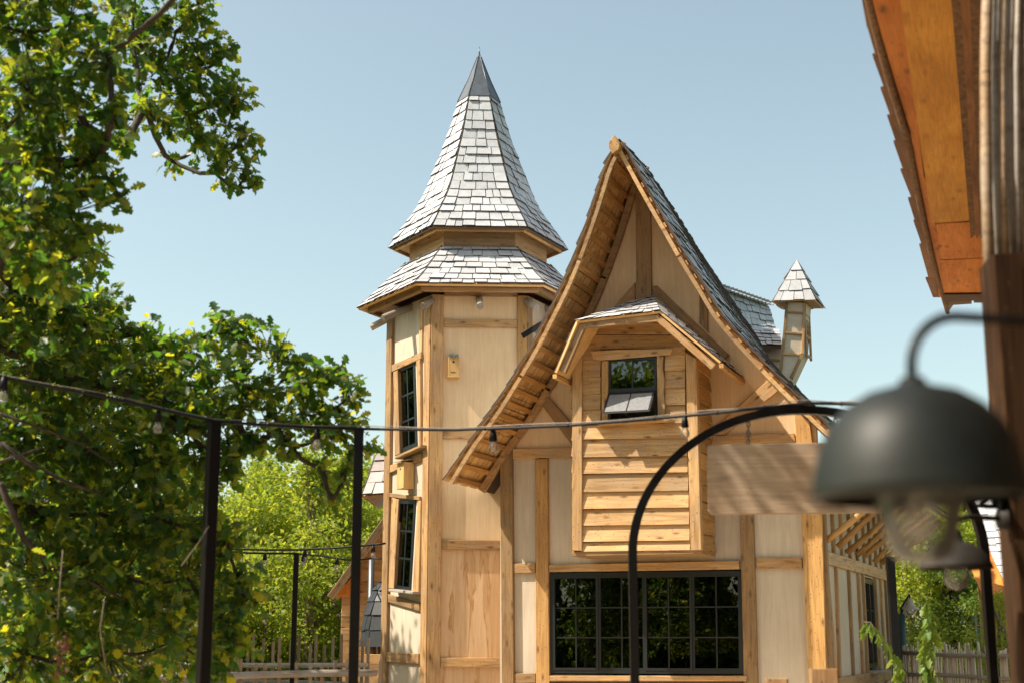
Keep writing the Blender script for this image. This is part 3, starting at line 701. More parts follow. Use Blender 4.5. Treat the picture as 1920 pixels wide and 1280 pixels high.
# turret: four-sided, corbelled out, tilted a little
tu = empty('turret', at(1492, 700, 21.6), parent=house)
ty = 21.5
FT0 = Frame(at(1492, 640, ty), Vector((math.cos(R(8)), -math.sin(R(8)), 0)), Vector((-math.sin(R(8)), -math.cos(R(8)), 0)))
SIDE = Vector((math.sin(R(24)), math.cos(R(24)), 0))
def solid_px(name, poly, depth, mt, par, fr=FT0):
    P = pxpoly(fr, poly); n = len(P)
    Vv = [fr.w(a, z, 0) for a, z in P]; Vb = [v + SIDE * depth for v in Vv]
    F = [tuple(range(n)), tuple(range(2 * n - 1, n - 1, -1))] + [(i, n + i, n + (i + 1) % n, (i + 1) % n) for i in range(n)]
    o = obj(name, Vv + Vb, F, mt, par); fix(o.data); return o
solid_px('turret_body', [(1474, 566), (1510, 568), (1504, 663), (1483, 708), (1461, 740), (1462, 676)], .42, M_PANEL, tu)
def tt(name, pts, d=.03): return prism(name, FT0, pxpoly(FT0, pts, d), 0, d, M_OAK, tu, ch=.004)
tt('turret_post', [(1473, 566), (1478, 566), (1466, 700), (1461, 700)]); tt('turret_post', [(1507, 568), (1512, 568), (1507, 664), (1502, 662)])
tt('turret_beam', [(1477, 583), (1507, 585), (1507, 588), (1477, 587)]); tt('turret_beam', [(1471, 621), (1504, 624), (1504, 628), (1471, 625)]); tt('turret_beam', [(1467, 660), (1502, 662), (1501, 666), (1466, 664)])
tt('turret_beam', [(1502, 663), (1507, 665), (1486, 712), (1481, 706)])
TS = Frame(FT0.w(*FT0.px(1507, 620)), SIDE, Vector((math.cos(R(24)), -math.sin(R(24)), 0)))
for a0 in (.02, .36): prism('turret_side_post', TS, rect(a0, FT0.z(1507, 668), a0 + .06, FT0.z(1512, 570)), 0, .03, M_OAK, tu)
for y in (588, 627, 663): prism('turret_side_beam', TS, rect(.085, FT0.z(1510, y) - .02, .355, FT0.z(1510, y) + .02), 0, .03, M_OAK, tu)
zz = FT0.z(1510, 612); bars('turret_window', TS, rect(.13, zz - .16, .31, zz + .14), ring(rect(.13, zz - .16, .31, zz + .14), .03, 0, .02) + [(.47, 0, .53, 1, 0, .02), (0, .47, 1, .53, 0, .022)], M_OAK, tu)
bars('turret_pane', TS, rect(.13, zz - .16, .31, zz + .14), [(.02, .02, .98, .98, .001, .004)], M_FRAME, tu)
# turret roof
tc = (FT0.w(*FT0.px(1492, 560)) + SIDE * .21); hw = .33
zr = FT0.z(1492, 566); za = at(1504, 490, ty + .3).z
e = [tc + (-FT0.u * hw - SIDE * hw), tc + (FT0.u * hw - SIDE * hw), tc + (FT0.u * hw + SIDE * hw), tc + (-FT0.u * hw + SIDE * hw)]
e = [Vector((p.x, p.y, zr)) for p in e]; ap = Vector((tc.x, tc.y, za))
tp_ = Pool(tu)
for k in range(4):
    f_ = quadfn(e[k], e[(k + 1) % 4], ap + (e[(k + 1) % 4] - ap) * .02, ap + (e[k] - ap) * .02)
    o = sheet('turret_roof', f_, 2, 4, M_SHB, tu, th=.02, lift=-.004)
    shingles(pool, tu, f_, 4, .17, th=.011, jit=.12, overlap=1.4)
obj('turret_soffit', e, [(0, 1, 2, 3)], M_OAK, tu)
pool.finish('shingle', 'shingles', [M_SH, M_SHB, M_SHS])

# ------------------------------------------------------------------ hexagonal tower
TCX = at(893, 1193, 22.56); TC = Vector((TCX.x, TCX.y, 0)); A0_ = R(-87.5)
tower = empty('hexagonal_tower', TC, 'hexagonal timber-framed tower with a tall flared grey shingle spire', 'tower')
def hx(k, r_, z): q = A0_ + R(-30 + 60 * k); return Vector((TC.x + r_ * math.cos(q), TC.y + r_ * math.sin(q), z))
# corner 0 is front-left, 1 front-right, ... (anticlockwise seen from above)
RB = 1.46
def face(k, r_=RB):
    a, b = hx(k, r_, 0), hx(k + 1, r_, 0); u = (b - a).normalized(); return Frame(a, u, u.cross(Z)), (b - a).length
ZE = 7.03
tpool = Pool(tower)
FF, Wd = face(0); FLf, _ = face(5)
def tt_(fr, pts, off=.045, name='timber', mt=None): return prism(name, fr, pxpoly(fr, pts, off), -.02, off, mt or M_OAK, tower, ch=.006)
# front face panels
ys = [556, 607, 815, 1022, 1241, 1400]
for i in range(5):
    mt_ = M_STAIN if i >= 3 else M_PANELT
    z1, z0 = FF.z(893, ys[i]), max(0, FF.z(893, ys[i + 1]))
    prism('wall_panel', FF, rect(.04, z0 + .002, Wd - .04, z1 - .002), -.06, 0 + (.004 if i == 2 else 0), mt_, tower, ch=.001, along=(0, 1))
for y0, y1 in ((548, 557), (600, 614), (808, 823), (1012, 1030), (1232, 1250)):
    z1, z0 = FF.z(893, y0), FF.z(893, y1); prism('beam', FF, rect(.175, z0, Wd - .135, z1), 0, .045, M_OAK, tower)
prism('post', FF, rect(-.025, 0, .17, ZE - .12), -.05, .06, M_OAK, tower)
prism('post', FF, rect(Wd - .13, 0, Wd + .02, ZE - .12), -.05, .05, M_WARM, tower)
# left face: panels around two crooked windows
wq1 = [FLf.px(750, 849), FLf.px(783.5, 835), FLf.px(779, 677), FLf.px(746.5, 692)]
wq2 = [FLf.px(739, 1103), FLf.px(771, 1108), FLf.px(781, 937), FLf.px(748.5, 936)]
def hole_panels(q, za, zb_):
    A, B, C, D = q
    for poly in ([(.03, za), (Wd - .03, za), B, A], [(Wd - .03, za), (Wd - .03, zb_), C, B], [(Wd - .03, zb_), (.03, zb_), D, C], [(.03, zb_), (.03, za), A, D]):
        prism('wall_panel', FLf, poly, -.06, 0, M_PANEL, tower, ch=.0005, along=(0, 1))
za_, zb_, zc_, zd_ = 0, FLf.z(750, 1232), FLf.z(750, 925), ZE - .1
prism('wall_panel', FLf, rect(.03, 0, Wd - .03, zb_ - .002), -.06, 0, M_PANEL, tower, ch=.001, along=(0, 1))
hole_panels(wq2, zb_, zc_); hole_panels(wq1, zc_ + .002, zd_)
window(FLf, wq1, tower, cas=1, cols=2, rows=3, off=-.005, fw=.06, mw=.03); window(FLf, wq2, tower, cas=1, cols=2, rows=3, off=-.005, fw=.06, mw=.03)
prism('post', FLf, rect(-.02, 0, .17, ZE - .15), -.03, .055, M_OAK, tower)
prism('post', FLf, rect(Wd - .19, 0, Wd - .005, ZE - .15), -.03, .05, M_OAK, tower)
prism('post', FLf, rect(Wd - .40, FLf.z(780, 665), Wd - .3, ZE - .15), -.01, .03, M_OAK, tower)
for nm, pts, off in (('window_lintel', [(734, 684), (789, 660), (789, 672), (734, 697)], .05), ('window_jamb', [(737, 697), (745, 693), (749, 850), (740, 854)], .05), ('window_jamb', [(780, 676), (787, 672), (788, 836), (785, 836)], .05),
                     ('window_sill', [(740, 855), (788, 833), (788, 838), (740, 860)], .16), ('beam', [(730, 872), (789, 849), (789, 862), (730, 886)], .045),
                     ('window_lintel', [(729, 923), (786, 930), (786, 937), (729, 931)], .045), ('window_jamb', [(734, 932), (747, 936), (738, 1103), (728, 1102)], .045), ('window_jamb', [(783, 938), (789, 938), (784, 1120), (773, 1110)], .045),
                     ('window_sill', [(728, 1103), (774, 1108), (774, 1113), (728, 1108)], .17), ('beam', [(727, 1113), (786, 1130), (786, 1145), (727, 1128)], .045),
                     ('beam', [(724, 1221), (784, 1225), (784, 1244), (724, 1240)], .045)):
    tt_(FLf, pts, off, nm, M_GREYWOOD if nm == 'window_sill' and off > .165 else M_OAK)
# the faces turned away
for k in (1, 2, 3, 4):
    f_, _ = face(k); prism('wall_panel', f_, rect(.03, 0, Wd - .03, ZE - .1), -.06, 0, M_PANEL, tower, ch=.001, along=(0, 1))
    prism('post', f_, rect(-.02, 0, .15, ZE - .12), -.03, .05, M_OAK, tower); prism('post', f_, rect(Wd - .15, 0, Wd - .02, ZE - .12), -.03, .045, M_OAK, tower)
    for z in (1.3, 3.0, 4.6, 6.4): prism('beam', f_, rect(.155, z, Wd - .155, z + .14), 0, .04, M_OAK, tower)
# floors inside so that the windows look dark
for z in (.05, 3.2, 6.6): obj('floor_slab', [hx(k, RB - .08, z) for k in range(6)], [tuple(range(6))], M_INT, tower)
def hexfn(k, prof, top_first=False):
    """prof: list of (radius, z) from eave up"""
    P = [curve_at(prof, i / 30) for i in range(31)]
    def f(u, v):
        x = v * 30; i = int(max(0, min(29, math.floor(x)))); p = P[i] + (P[i + 1] - P[i]) * (x - i)
        return hx(k, p.x, p.y).lerp(hx(k + 1, p.x, p.y), u)
    return f
spire = [(1.50, 8.03), (1.34, 8.28), (1.0, 8.77), (.755, 9.38), (.55, 9.92), (.33, 10.68)]
lower = [(2.0, 6.98), (1.62, 7.33), (1.2, 7.77)]
for k in range(6):
    f_ = hexfn(k, spire); o = sheet('spire_roof', f_, 2, 16, M_DECK, tower, th=.03, lift=-.004); shingles(tpool, o, f_, 16, .19, th=.017, jit=.05, gap=.007)
    f_ = hexfn(k, lower); o = sheet('skirt_roof', f_, 2, 8, M_SHB, tower, th=.035, lift=-.004); shingles(tpool, o, f_, 7, .21, th=.017, jit=.05, gap=.007)
tpool.finish('shingle', 'shingles', [M_SH, M_SHB, M_SHS])
# hip seams
for k in range(6):
    for prof, nm, r_ in ((spire, 'hip_seam', .011), (lower, 'hip_seam', .014)):
        pts = [hx(k, curve_at(prof, i / 14).x + .018, curve_at(prof, i / 14).y + .012) for i in range(15)]
        tube(nm, pts, r_ * .8, M_SHS, tower, n=5)
# lead cap
capz = 10.66
Vv = [hx(k, .37, capz) for k in range(6)] + [hx(k, .20, 11.05) for k in range(6)] + [hx(k, .03, 11.5) for k in range(6)] + [Vector((TC.x, TC.y, 11.60))]
F = [(i, (i + 1) % 6, 6 + (i + 1) % 6, 6 + i) for i in range(6)] + [(6 + i, 6 + (i + 1) % 6, 12 + (i + 1) % 6, 12 + i) for i in range(6)] + [(12 + i, 12 + (i + 1) % 6, 18) for i in range(6)] + [tuple(range(5, -1, -1))]
obj('lead_cap', Vv, F, M_LEAD, tower)
for k in range(6): tube('cap_seam', [hx(k, .375, capz), hx(k, .205, 11.05), hx(k, .034, 11.5)], .007, M_LEAD, tower, n=5)
tube('cap_tip', [Vector((TC.x, TC.y, 11.5)), Vector((TC.x, TC.y, 11.68))], [.018, .008], M_LEAD, tower)
# neck between the two roofs
for k in range(6):
    f_, w_ = face(k, 1.16)
    prism('neck_board', f_, rect(.005, 7.787, w_ - .005, 8.1), -.04, 0, M_OAK, tower); prism('neck_ledge', f_, rect(-.03, 7.71, w_ + .03, 7.785), -.06, .035, M_OAK, tower)
    f_, w_ = face(k, 1.84); prism('eave_fascia', f_, rect(.002, 6.90, w_ - .002, 7.02), -.07, 0, M_OAK, tower)
    f_, w_ = face(k, 1.42); prism('spire_eave_board', f_, rect(.002, 7.98, w_ - .002, 8.03), -.03, 0, M_WARM, tower)
    Vv = [hx(k, 1.42, 8.03), hx(k + 1, 1.42, 8.03), hx(k + 1, 1.16, 8.08), hx(k, 1.16, 8.08)]; obj('spire_soffit', Vv + [v + Z * .02 for v in Vv], [(0, 1, 2, 3), (7, 6, 5, 4), (0, 4, 5, 1), (1, 5, 6, 2), (2, 6, 7, 3), (3, 7, 4, 0)], M_WARM, tower)
    Vv = [hx(k, 1.84, 6.96), hx(k + 1, 1.84, 6.96), hx(k + 1, 1.40, 7.05), hx(k, 1.40, 7.05)]; obj('eave_soffit', Vv + [v + Z * .02 for v in Vv], [(0, 1, 2, 3), (7, 6, 5, 4), (0, 4, 5, 1), (1, 5, 6, 2), (2, 6, 7, 3), (3, 7, 4, 0)], M_OAK, tower)
    # round rafter tails at each corner and mid-face
    q0 = hx(k, 1.30, 6.93); q1 = hx(k, 1.78, 6.66); log('rafter_tail', q0, q1, .06, .055, M_GREYWOOD, tower, seg=3)
    m0 = hx(k, 1.2, 6.98).lerp(hx(k + 1, 1.2, 6.98), .5); m1 = hx(k, 2.05, 6.62).lerp(hx(k + 1, 2.05, 6.62), .5); log('rafter_tail', m0, m1, .06, .055, M_GREYWOOD, tower, seg=3)
# steel strap tying tower and gable
s0, s1 = at(979, 630, 21.0), at(1040, 592, 20.8); beam('steel_strap', s0, s1, .02, .09, M_BLACK, tower)
# water-stain runs on the lower front panel stay as wear in M_STAIN

# ------------------------------------------------------------------ nesting boxes
def nest(name, fr, a, z, w, h, d, label, tiles):
    r_ = empty(name, fr.w(a, z, 0), label, 'bird box', 'bird boxes on the tower')
    prism('box', fr, rect(a - w / 2, z, a + w / 2, z + h), .012, d, M_BIRD, r_, ch=.004, along=(0, 1))
    hz_ = z + h * .74; c = fr.w(a, hz_, d + .001)
    M = Matrix.Translation(c); V2 = [fr.w(a + .018 * math.cos(q), hz_ + .018 * math.sin(q), d + .002) for q in [2 * math.pi * i / 14 for i in range(14)]] + [fr.w(a + .018 * math.cos(q), hz_ + .018 * math.sin(q), d - .006) for q in [2 * math.pi * i / 14 for i in range(14)]]
    obj('entrance_hole', V2, [tuple(range(14))] + [(i, (i + 1) % 14, 14 + (i + 1) % 14, 14 + i) for i in range(14)], M_FRAME, r_)
    prism('floor_board', fr, rect(a - w / 2 - .006, z - .014, a + w / 2 + .006, z), .012, d + .008, M_BIRD, r_)
    if tiles:
        for k in range(3):
            x = a - w / 2 + w * (k + .5) / 3; log('roof_tile', fr.w(x, z + h + .035, .0), fr.w(x, z + h + .008, d + .05), .026, .026, M_SLATE, r_, n=10, seg=1)
        # small emblem printed under the hole
        for dx, ww in ((-.03, .012), (-.012, .010), (.008, .014), (.028, .010)):
            prism('emblem', fr, rect(a + dx - ww / 2, z + .055, a + dx + ww / 2, z + .072 + (.006 if ww > .011 else 0)), d + .0005, d + .002, M_FRAME, r_, ch=.0002)
    else:
        V2 = [fr.w(a - w / 2 - .02, z + h + .05, 0), fr.w(a + w / 2 + .02, z + h + .05, 0), fr.w(a + w / 2 + .02, z + h + .002, d + .06), fr.w(a - w / 2 - .02, z + h + .002, d + .06)]
        obj('lid', V2 + [v + Z * .016 for v in V2], [(3, 2, 1, 0), (4, 5, 6, 7), (0, 1, 5, 4), (1, 2, 6, 5), (2, 3, 7, 6), (3, 0, 4, 7)], M_GREYWOOD, r_)
    return r_
M_BIRD = wood('bird_box_pine', (.68, .44, .18), (.58, .34, .12), knots=0, vary=.1); M_SLATE = plain('grey_roof_tile', (.20, .21, .22), .55, var=.3, scale=30)
a_, z_ = FF.px(850, 708); nest('bird_box', FF, a_, z_, .17, .31, .13, 'pine bird box under grey wavy tiles on the tower front panel', True)
a_, z_ = FLf.px(766, 915, .05); nest('bird_box', FLf, a_, z_, .22, .40, .20, 'pine bird box with a sloping plank lid between the two tower windows', False)
# ------------------------------------------------------------------ fast leaf meshes
def quadmesh(name, V, Q, mat_, rnd=None):
    me = bpy.data.meshes.new(name); nq = len(Q)
    me.vertices.add(len(V)); me.vertices.foreach_set('co', np.asarray(V, dtype=np.float32).ravel())
    me.loops.add(nq * 4); me.loops.foreach_set('vertex_index', np.asarray(Q, dtype=np.int32).ravel())
    me.polygons.add(nq); me.polygons.foreach_set('loop_start', np.arange(0, nq * 4, 4, dtype=np.int32))
    me.materials.append(mat_)
    if rnd is not None:
        a = me.attributes.new('rnd', 'FLOAT', 'FACE'); a.data.foreach_set('value', np.asarray(rnd, dtype=np.float32))
    me.update(calc_edges=True); me.validate(); return me
def leaf_template(prof, fold=.35, curl=.12):
    V, Q = [], []
    for t, w in prof: V.append((t, 0, -curl * t * t))
    n = len(prof)
    for sg in (1, -1):
        for t, w in prof: V.append((t - .05 * (w > .2), sg * w, w * fold - curl * t * t))
    for i in range(n - 1):
        Q.append((i, i + 1, n + i + 1, n + i)); Q.append((i + 1, i, 2 * n + i, 2 * n + i + 1))
    return np.array(V), np.array(Q)
OAK1 = leaf_template([(0, .012), (.16, .02), (.26, .15), (.34, .09), (.46, .27), (.55, .14), (.68, .33), (.78, .18), (.90, .20), (1.0, .02)])
OAK2 = leaf_template([(0, .012), (.14, .02), (.30, .22), (.40, .13), (.55, .36), (.66, .2), (.82, .30), (1.0, .04)], .2, .25)
SMALL = leaf_template([(0, .02), (.45, .32), (1.0, .02)], .25, .1)
def frames(d, up):
    """orthonormal frames (N,3,3) with x=d"""
    d = d / np.linalg.norm(d, axis=1, keepdims=True); y = np.cross(up, d); y /= np.linalg.norm(y, axis=1, keepdims=True) + 1e-9; z = np.cross(d, y)
    return np.stack([d, y, z], axis=2)
def bake(T, P, F, S):
    V, Q = T; W = np.einsum('nij,vj->nvi', F, V) * S[:, None, None] + P[:, None, :]
    n = len(P); return W.reshape(-1, 3), (Q[None] + (np.arange(n) * len(V))[:, None, None]).reshape(-1, 4)
def unit(n): v = rng.normal(size=(n, 3)); return v / np.linalg.norm(v, axis=1, keepdims=True)

# ------------------------------------------------------------------ the oak that fills the left of the view
clumps = [(40,60,100,8.6),(130,40,80,8.8),(200,110,90,8.6),(60,180,110,8.4),(150,220,100,9),(250,60,70,8.8),(330,60,75,9),(372,18,45,9),(300,130,75,9),(380,130,60,9.2),(418,110,42,9.2),(445,185,46,9.2),(395,200,60,9.2),(345,210,55,9.3),
 (462,255,40,9.2),(430,285,48,9.2),(375,270,36,9.3),(322,300,22,9.4),(468,318,28,9.2),(446,352,20,9.2),(485,345,12,9.2),(405,325,22,9.2),(250,225,40,9.8),(222,268,34,9.6),(90,300,110,8.8),(175,300,55,9),(40,400,120,8.4),(130,400,85,8.8),
 (212,340,30,9),(226,370,16,9),(165,465,42,9),(90,490,85,8.6),(110,535,50,8.2),(30,540,110,8.6),(130,580,80,8.9),(195,560,42,9.2),(190,620,85,9),(268,625,42,9.2),(305,655,50,9.2),(350,648,40,9.2),(420,600,28,9.2),(465,602,26,9.2),(445,640,52,9.2),
 (505,652,42,9.2),(400,690,75,9),(540,680,48,9.1),(572,722,55,9.1),(610,702,38,9.1),(645,712,20,9.1),(480,740,66,9.1),(560,775,42,9),(622,765,38,9),(678,800,20,9),(660,845,20,9),(545,835,32,9),(604,880,20,9),(622,935,20,9),(640,905,14,9),(455,810,40,9),
 (430,865,36,9),(300,740,90,8.9),(200,720,100,8.8),(80,680,120,8.5),(350,800,80,8.9),(60,820,110,8.6),(180,840,100,8.8),(290,860,90,8.9),(400,900,50,9.2),(60,950,110,8.6),(180,960,110,8.9),(300,970,100,9),(385,980,52,9),(425,1012,40,9),(445,1080,42,9),
 (415,1160,52,9),(350,1080,90,9),(230,1080,110,8.9),(90,1090,120,8.6),(330,1200,90,9),(200,1220,110,8.8),(60,1230,110,8.6),(410,1245,42,9),(-60,300,140,8.6),(-60,600,140,8.6),(-60,900,140,8.6),(-80,1200,140,8.6),
 (100,-60,120,8.6),(250,-60,110,8.8),(370,-70,80,9),(-60,0,140,8.4),(440,-190,80,7.9),(560,-270,75,7.8),(272,200,34,8.6),(305,232,30,8.6),(215,215,30,8.6),(655,740,34,9),(640,800,36,9),(600,820,34,9),(690,835,18,9),(520,800,40,9),(480,830,40,9),(655,875,16,9),(440,760,60,9),(400,850,50,9),(460,1120,40,9),(440,1200,45,9),(640,-360,60,7.6),(520,-250,40,7.95),(600,-275,42,8),(690,-245,40,7.9),(785,-265,36,7.9)]
extra = [(60,560,110,11.5),(170,640,90,11.5),(280,720,90,11.5),(380,740,70,11.5),(60,720,120,11.5),(180,800,110,11.5),(300,850,90,11.5),(60,900,130,11.5),(190,960,120,11.5),(310,1000,100,11.5),(370,1100,80,11.5),(230,1120,120,11.5),(90,1120,120,11.5),
 (330,1220,90,11.5),(170,1240,110,11.5),(50,250,100,11),(40,450,100,11),(150,480,60,11),(110,150,80,11),(400,1190,60,11.5)]
OAK_BASE = Vector((-6.1, 9.6, 0))
oak = empty('oak_tree', OAK_BASE, 'big leafy oak reaching in from the left in front of the string lights', 'tree')
near_ = lambda x, y, Y: Y if (y < 540 and x < 230) or y < -150 else Y + 1.35  # clumps above the view are added, unseen, to dapple the hanging board
cen = [(at(x, y, near_(x, y, Y)), r_ / FPX * near_(x, y, Y)) for x, y, r_, Y in clumps + extra]
P, D, tips, cid = [], [], [], []
for ci, (c, r_) in enumerate(cen):
    back = ci >= len(clumps); n = max(3, int((225 if not back else 200) * (r_ + .045) ** 2 / .12 / 6.2))
    for _ in range(n):
        v = Vector(unit(1)[0]); rad = random.random() ** .42 * random.choice((1, 1, 1, 1.22))
        off = Vector((v.x * r_, v.y * (r_ * 1.3 + .12), v.z * r_ * .92)) * rad
        tip = c + off; d = (v * .8 + Vector((.2, -.1, -.25)) + Vector(unit(1)[0]) * .5).normalized()
        tips.append((c.lerp(tip, .25), tip, ci)); m = random.randint(5, 8)
        for k in range(m):
            q = tip - d * random.uniform(0, .10) + Vector(unit(1)[0]) * .015
            ld = (d * random.uniform(.1, 1.0) + Vector(unit(1)[0]) * .95 + Vector((0, 0, -.28))).normalized()
            P.append(q); D.append(ld)
P = np.array(P); D = np.array(D); N = len(P)
upv = unit(N) * .9 + np.array([-.12, -.1, .95]); FR = frames(D, upv); S = rng.uniform(.05, .13, N)
# the leaves that show largest become parts
px_ = np.array([proj(Vector(p)) for p in P]); face = np.abs(np.einsum('ni,ni->n', FR[:, :, 2], (np.array(EYEV) - P) / np.linalg.norm(P - np.array(EYEV), axis=1, keepdims=True)))
inside = (px_[:, 0] > 5) & (px_[:, 0] < 700) & (px_[:, 1] > 5) & (px_[:, 1] < 1270)
score = S / px_[:, 2] * face * inside; order = np.argsort(-score); big = order[:285]; rest = order[285:]
me_l = [quadmesh('leaf', T[0], T[1], M_OAKL) for T in (OAK1, OAK2)]
for i in big:
    M = Matrix([list(FR[i][r_]) + [P[i][r_]] for r_ in range(3)] + [[0, 0, 0, 1]]) @ Matrix.Diagonal((S[i], S[i], S[i], 1))
    link(bpy.data.objects.new('leaf', me_l[i % 2]), M, oak)
VV, QQ, b = [], [], 0; rr_ = []
for k, T in enumerate((OAK1, OAK2)):
    ids = rest[rest % 2 == k]; V, Q = bake(T, P[ids], FR[ids], S[ids]); VV.append(V); QQ.append(Q + b); b += len(V); rr_.append(np.repeat(rng.random(len(ids)), len(T[1])))
VV = np.concatenate(VV) - np.array(OAK_BASE)
o = bpy.data.objects.new('foliage', quadmesh('foliage', VV, np.concatenate(QQ), M_OAKL, np.concatenate(rr_))); link(o, Matrix.Translation(OAK_BASE), oak); tag(o, kind='stuff')
# limbs: each clump hangs on the nearest one that is closer to the trunk
limb_root = Vector((-5.6, 9.3, 3.4)); trunk_pts = [OAK_BASE, OAK_BASE + Vector((.1, 0, 1.5)), Vector((-5.8, 9.5, 3.2)), Vector((-5.7, 9.4, 5.5)), Vector((-5.5, 9.2, 7.6))]
tube('trunk', trunk_pts, [.36, .30, .25, .17, .08], M_BARK, oak, n=12)
keys = sorted(range(len(cen)), key=lambda i: (cen[i][0] - limb_root).length); parent_of = {}
weight = {i: 1 for i in keys}
for a, i in enumerate(keys):
    best, bd = None, 1e9
    for j in keys[:a]:
        dd = (cen[j][0] - cen[i][0]).length + .35 * (cen[j][0] - limb_root).length
        if dd < bd: best, bd = j, dd
    if best is None or (cen[i][0] - limb_root).length < 1.6: best = None
    parent_of[i] = best
for i in reversed(keys):
    if parent_of[i] is not None: weight[parent_of[i]] += weight[i]
for i in keys:
    c = cen[i][0]; p = cen[parent_of[i]][0] if parent_of[i] is not None else Vector((-5.7, 9.4, min(7, max(2.6, c.z - .4))))
    r0 = .006 + .0058 * math.sqrt(weight[i]); r1 = .005 + .0050 * math.sqrt(max(1, weight[i] - 1)); L = (c - p).length
    pts = []
    for k in range(6):
        t = k / 5; pts.append(p.lerp(c, t) + Vector((0, 0, -.10 * L * math.sin(t * math.pi))) + Vector(unit(1)[0]) * (.03 * L * math.sin(t * math.pi)))
    tube('branch', pts, [lerp(r0, r1, k / 5) for k in range(6)], M_BARK, oak, n=6)
def twigmesh(name, segs, mt, parent, base, r0=.0045, r1=.002):
    V, Q = [], []
    for a, b_, _ in segs:
        d = (b_ - a); m = (a + b_) / 2 + Vector(unit(1)[0]) * .08 * d.length; x = d.cross(Vector((.3, .5, .8))).normalized(); y = d.normalized().cross(x); k0 = len(V)
        for p, r_ in ((a, r0), (m, (r0 + r1) / 2), (b_, r1)):
            for q in (0, 2.09, 4.19): V.append(tuple(p - base + x * math.cos(q) * r_ + y * math.sin(q) * r_))
        for s in (0, 3):
            for j in range(3): k = (j + 1) % 3; Q.append((k0 + s + j, k0 + s + k, k0 + s + 3 + k, k0 + s + 3 + j))
    o = bpy.data.objects.new(name, quadmesh(name, np.array(V), np.array(Q), mt)); link(o, Matrix.Translation(base), parent); return tag(o, kind='stuff')
twigmesh('twigs', tips, M_BARK, oak, OAK_BASE)
# bare hanging twigs
for pts in ([(575, 870, 8.9), (578, 920, 8.9), (577, 965, 8.9), (590, 990, 8.9), (606, 1000, 8.9)], [(118, 1030, 8.5), (112, 1100, 8.5), (108, 1160, 8.5)], [(392, 985, 8.6), (370, 1020, 8.6), (340, 1060, 8.6)], [(200, 1260, 8.5), (188, 1180, 8.5), (196, 1120, 8.5)]):
    tube('hanging_twig', [at(*p) for p in pts], .004, M_BARKL, oak, n=4)
for pts, r0 in (([(0, 830, 7.4), (60, 872, 7.5), (130, 905, 7.6), (190, 925, 7.8)], .028), ([(0, 775, 7.3), (70, 800, 7.5), (150, 830, 7.7), (215, 872, 7.9)], .016), ([(0, 905, 7.3), (45, 1010, 7.5), (100, 1060, 7.7), (170, 1090, 7.9), (235, 1125, 8.1)], .034), ([(0, 865, 7.3), (45, 850, 7.4), (80, 838, 7.5)], .016), ([(205, 350, 8.4), (170, 330, 8.4), (100, 240, 8.3), (20, 130, 8.2)], .012)):
    tube('branch', [at(x, y, Y + 1.9) for x, y, Y in pts], [lerp(r0, r0 * .45, k / (len(pts) - 1)) * .7 for k in range(len(pts))], M_BARK, oak, n=8)
# a brown bunch of withered leaves
wb = at(115, 1215, 8.3)
VW, QW = bake(OAK2, np.array(wb) + rng.normal(size=(46, 3)) * [.016, .016, .05], frames(unit(46) + [0, 0, -1.2], unit(46)), rng.uniform(.025, .045, 46))
link(bpy.data.objects.new('withered_bunch', quadmesh('withered_bunch', VW - np.array(wb), QW, M_DRY)), Matrix.Translation(wb), oak)

# ------------------------------------------------------------------ woodland trees
def make_tree(h, cr, nleaf, leafm, barkm, size, seed, low=.12):
    """one tree at the origin: trunk, limbs, crown of leaf faces in clumps"""
    rnd_ = random.Random(seed); g = np.random.default_rng(seed)
    pts = [Vector((0, 0, 0)), Vector((rnd_.uniform(-.2, .2), rnd_.uniform(-.2, .2), h * .3)), Vector((rnd_.uniform(-.3, .3), rnd_.uniform(-.3, .3), h * .65)), Vector((rnd_.uniform(-.3, .3), rnd_.uniform(-.3, .3), h * .93))]
    blobs = []
    for k in range(34):
        z = lerp(low, .97, rnd_.random() ** .8); w = cr * (math.sin(min(1, (z + .12)) * math.pi) ** .6 * .92 + .1)
        a = rnd_.uniform(0, 6.283); q = rnd_.random() ** .5 * w; blobs.append((Vector((q * math.cos(a), q * math.sin(a), z * h)), rnd_.uniform(.22, .42) * cr * (1.1 - .4 * z)))
    Pp, Dd = [], []
    tot = sum(b_[1] ** 2 for b_ in blobs)
    for c, r_ in blobs:
        n = int(nleaf * r_ * r_ / tot); v = g.normal(size=(n, 3)); v /= np.linalg.norm(v, axis=1, keepdims=True)
        rad = g.random((n, 1)) ** .4 * (1 + .25 * np.sin(v[:, :1] * 9 + v[:, 1:2] * 7 + v[:, 2:] * 8))
        Pp.append(np.array(c) + v * rad * r_ * [1, 1, .75]); Dd.append(v * .7 + g.normal(size=(n, 3)) * .6 + [0, 0, -.2])
    Pp = np.concatenate(Pp); Dd = np.concatenate(Dd); n = len(Pp)
    F_ = frames(Dd, g.normal(size=(n, 3)) * .6 + [0, 0, 1]); V, Q = bake(SMALL, Pp, F_, g.uniform(.7, 1.3, n) * size)
    cm = quadmesh('crown', V, Q, leafm, np.repeat(g.random(n), len(SMALL[1])))
    return pts, blobs, cm, barkm, h
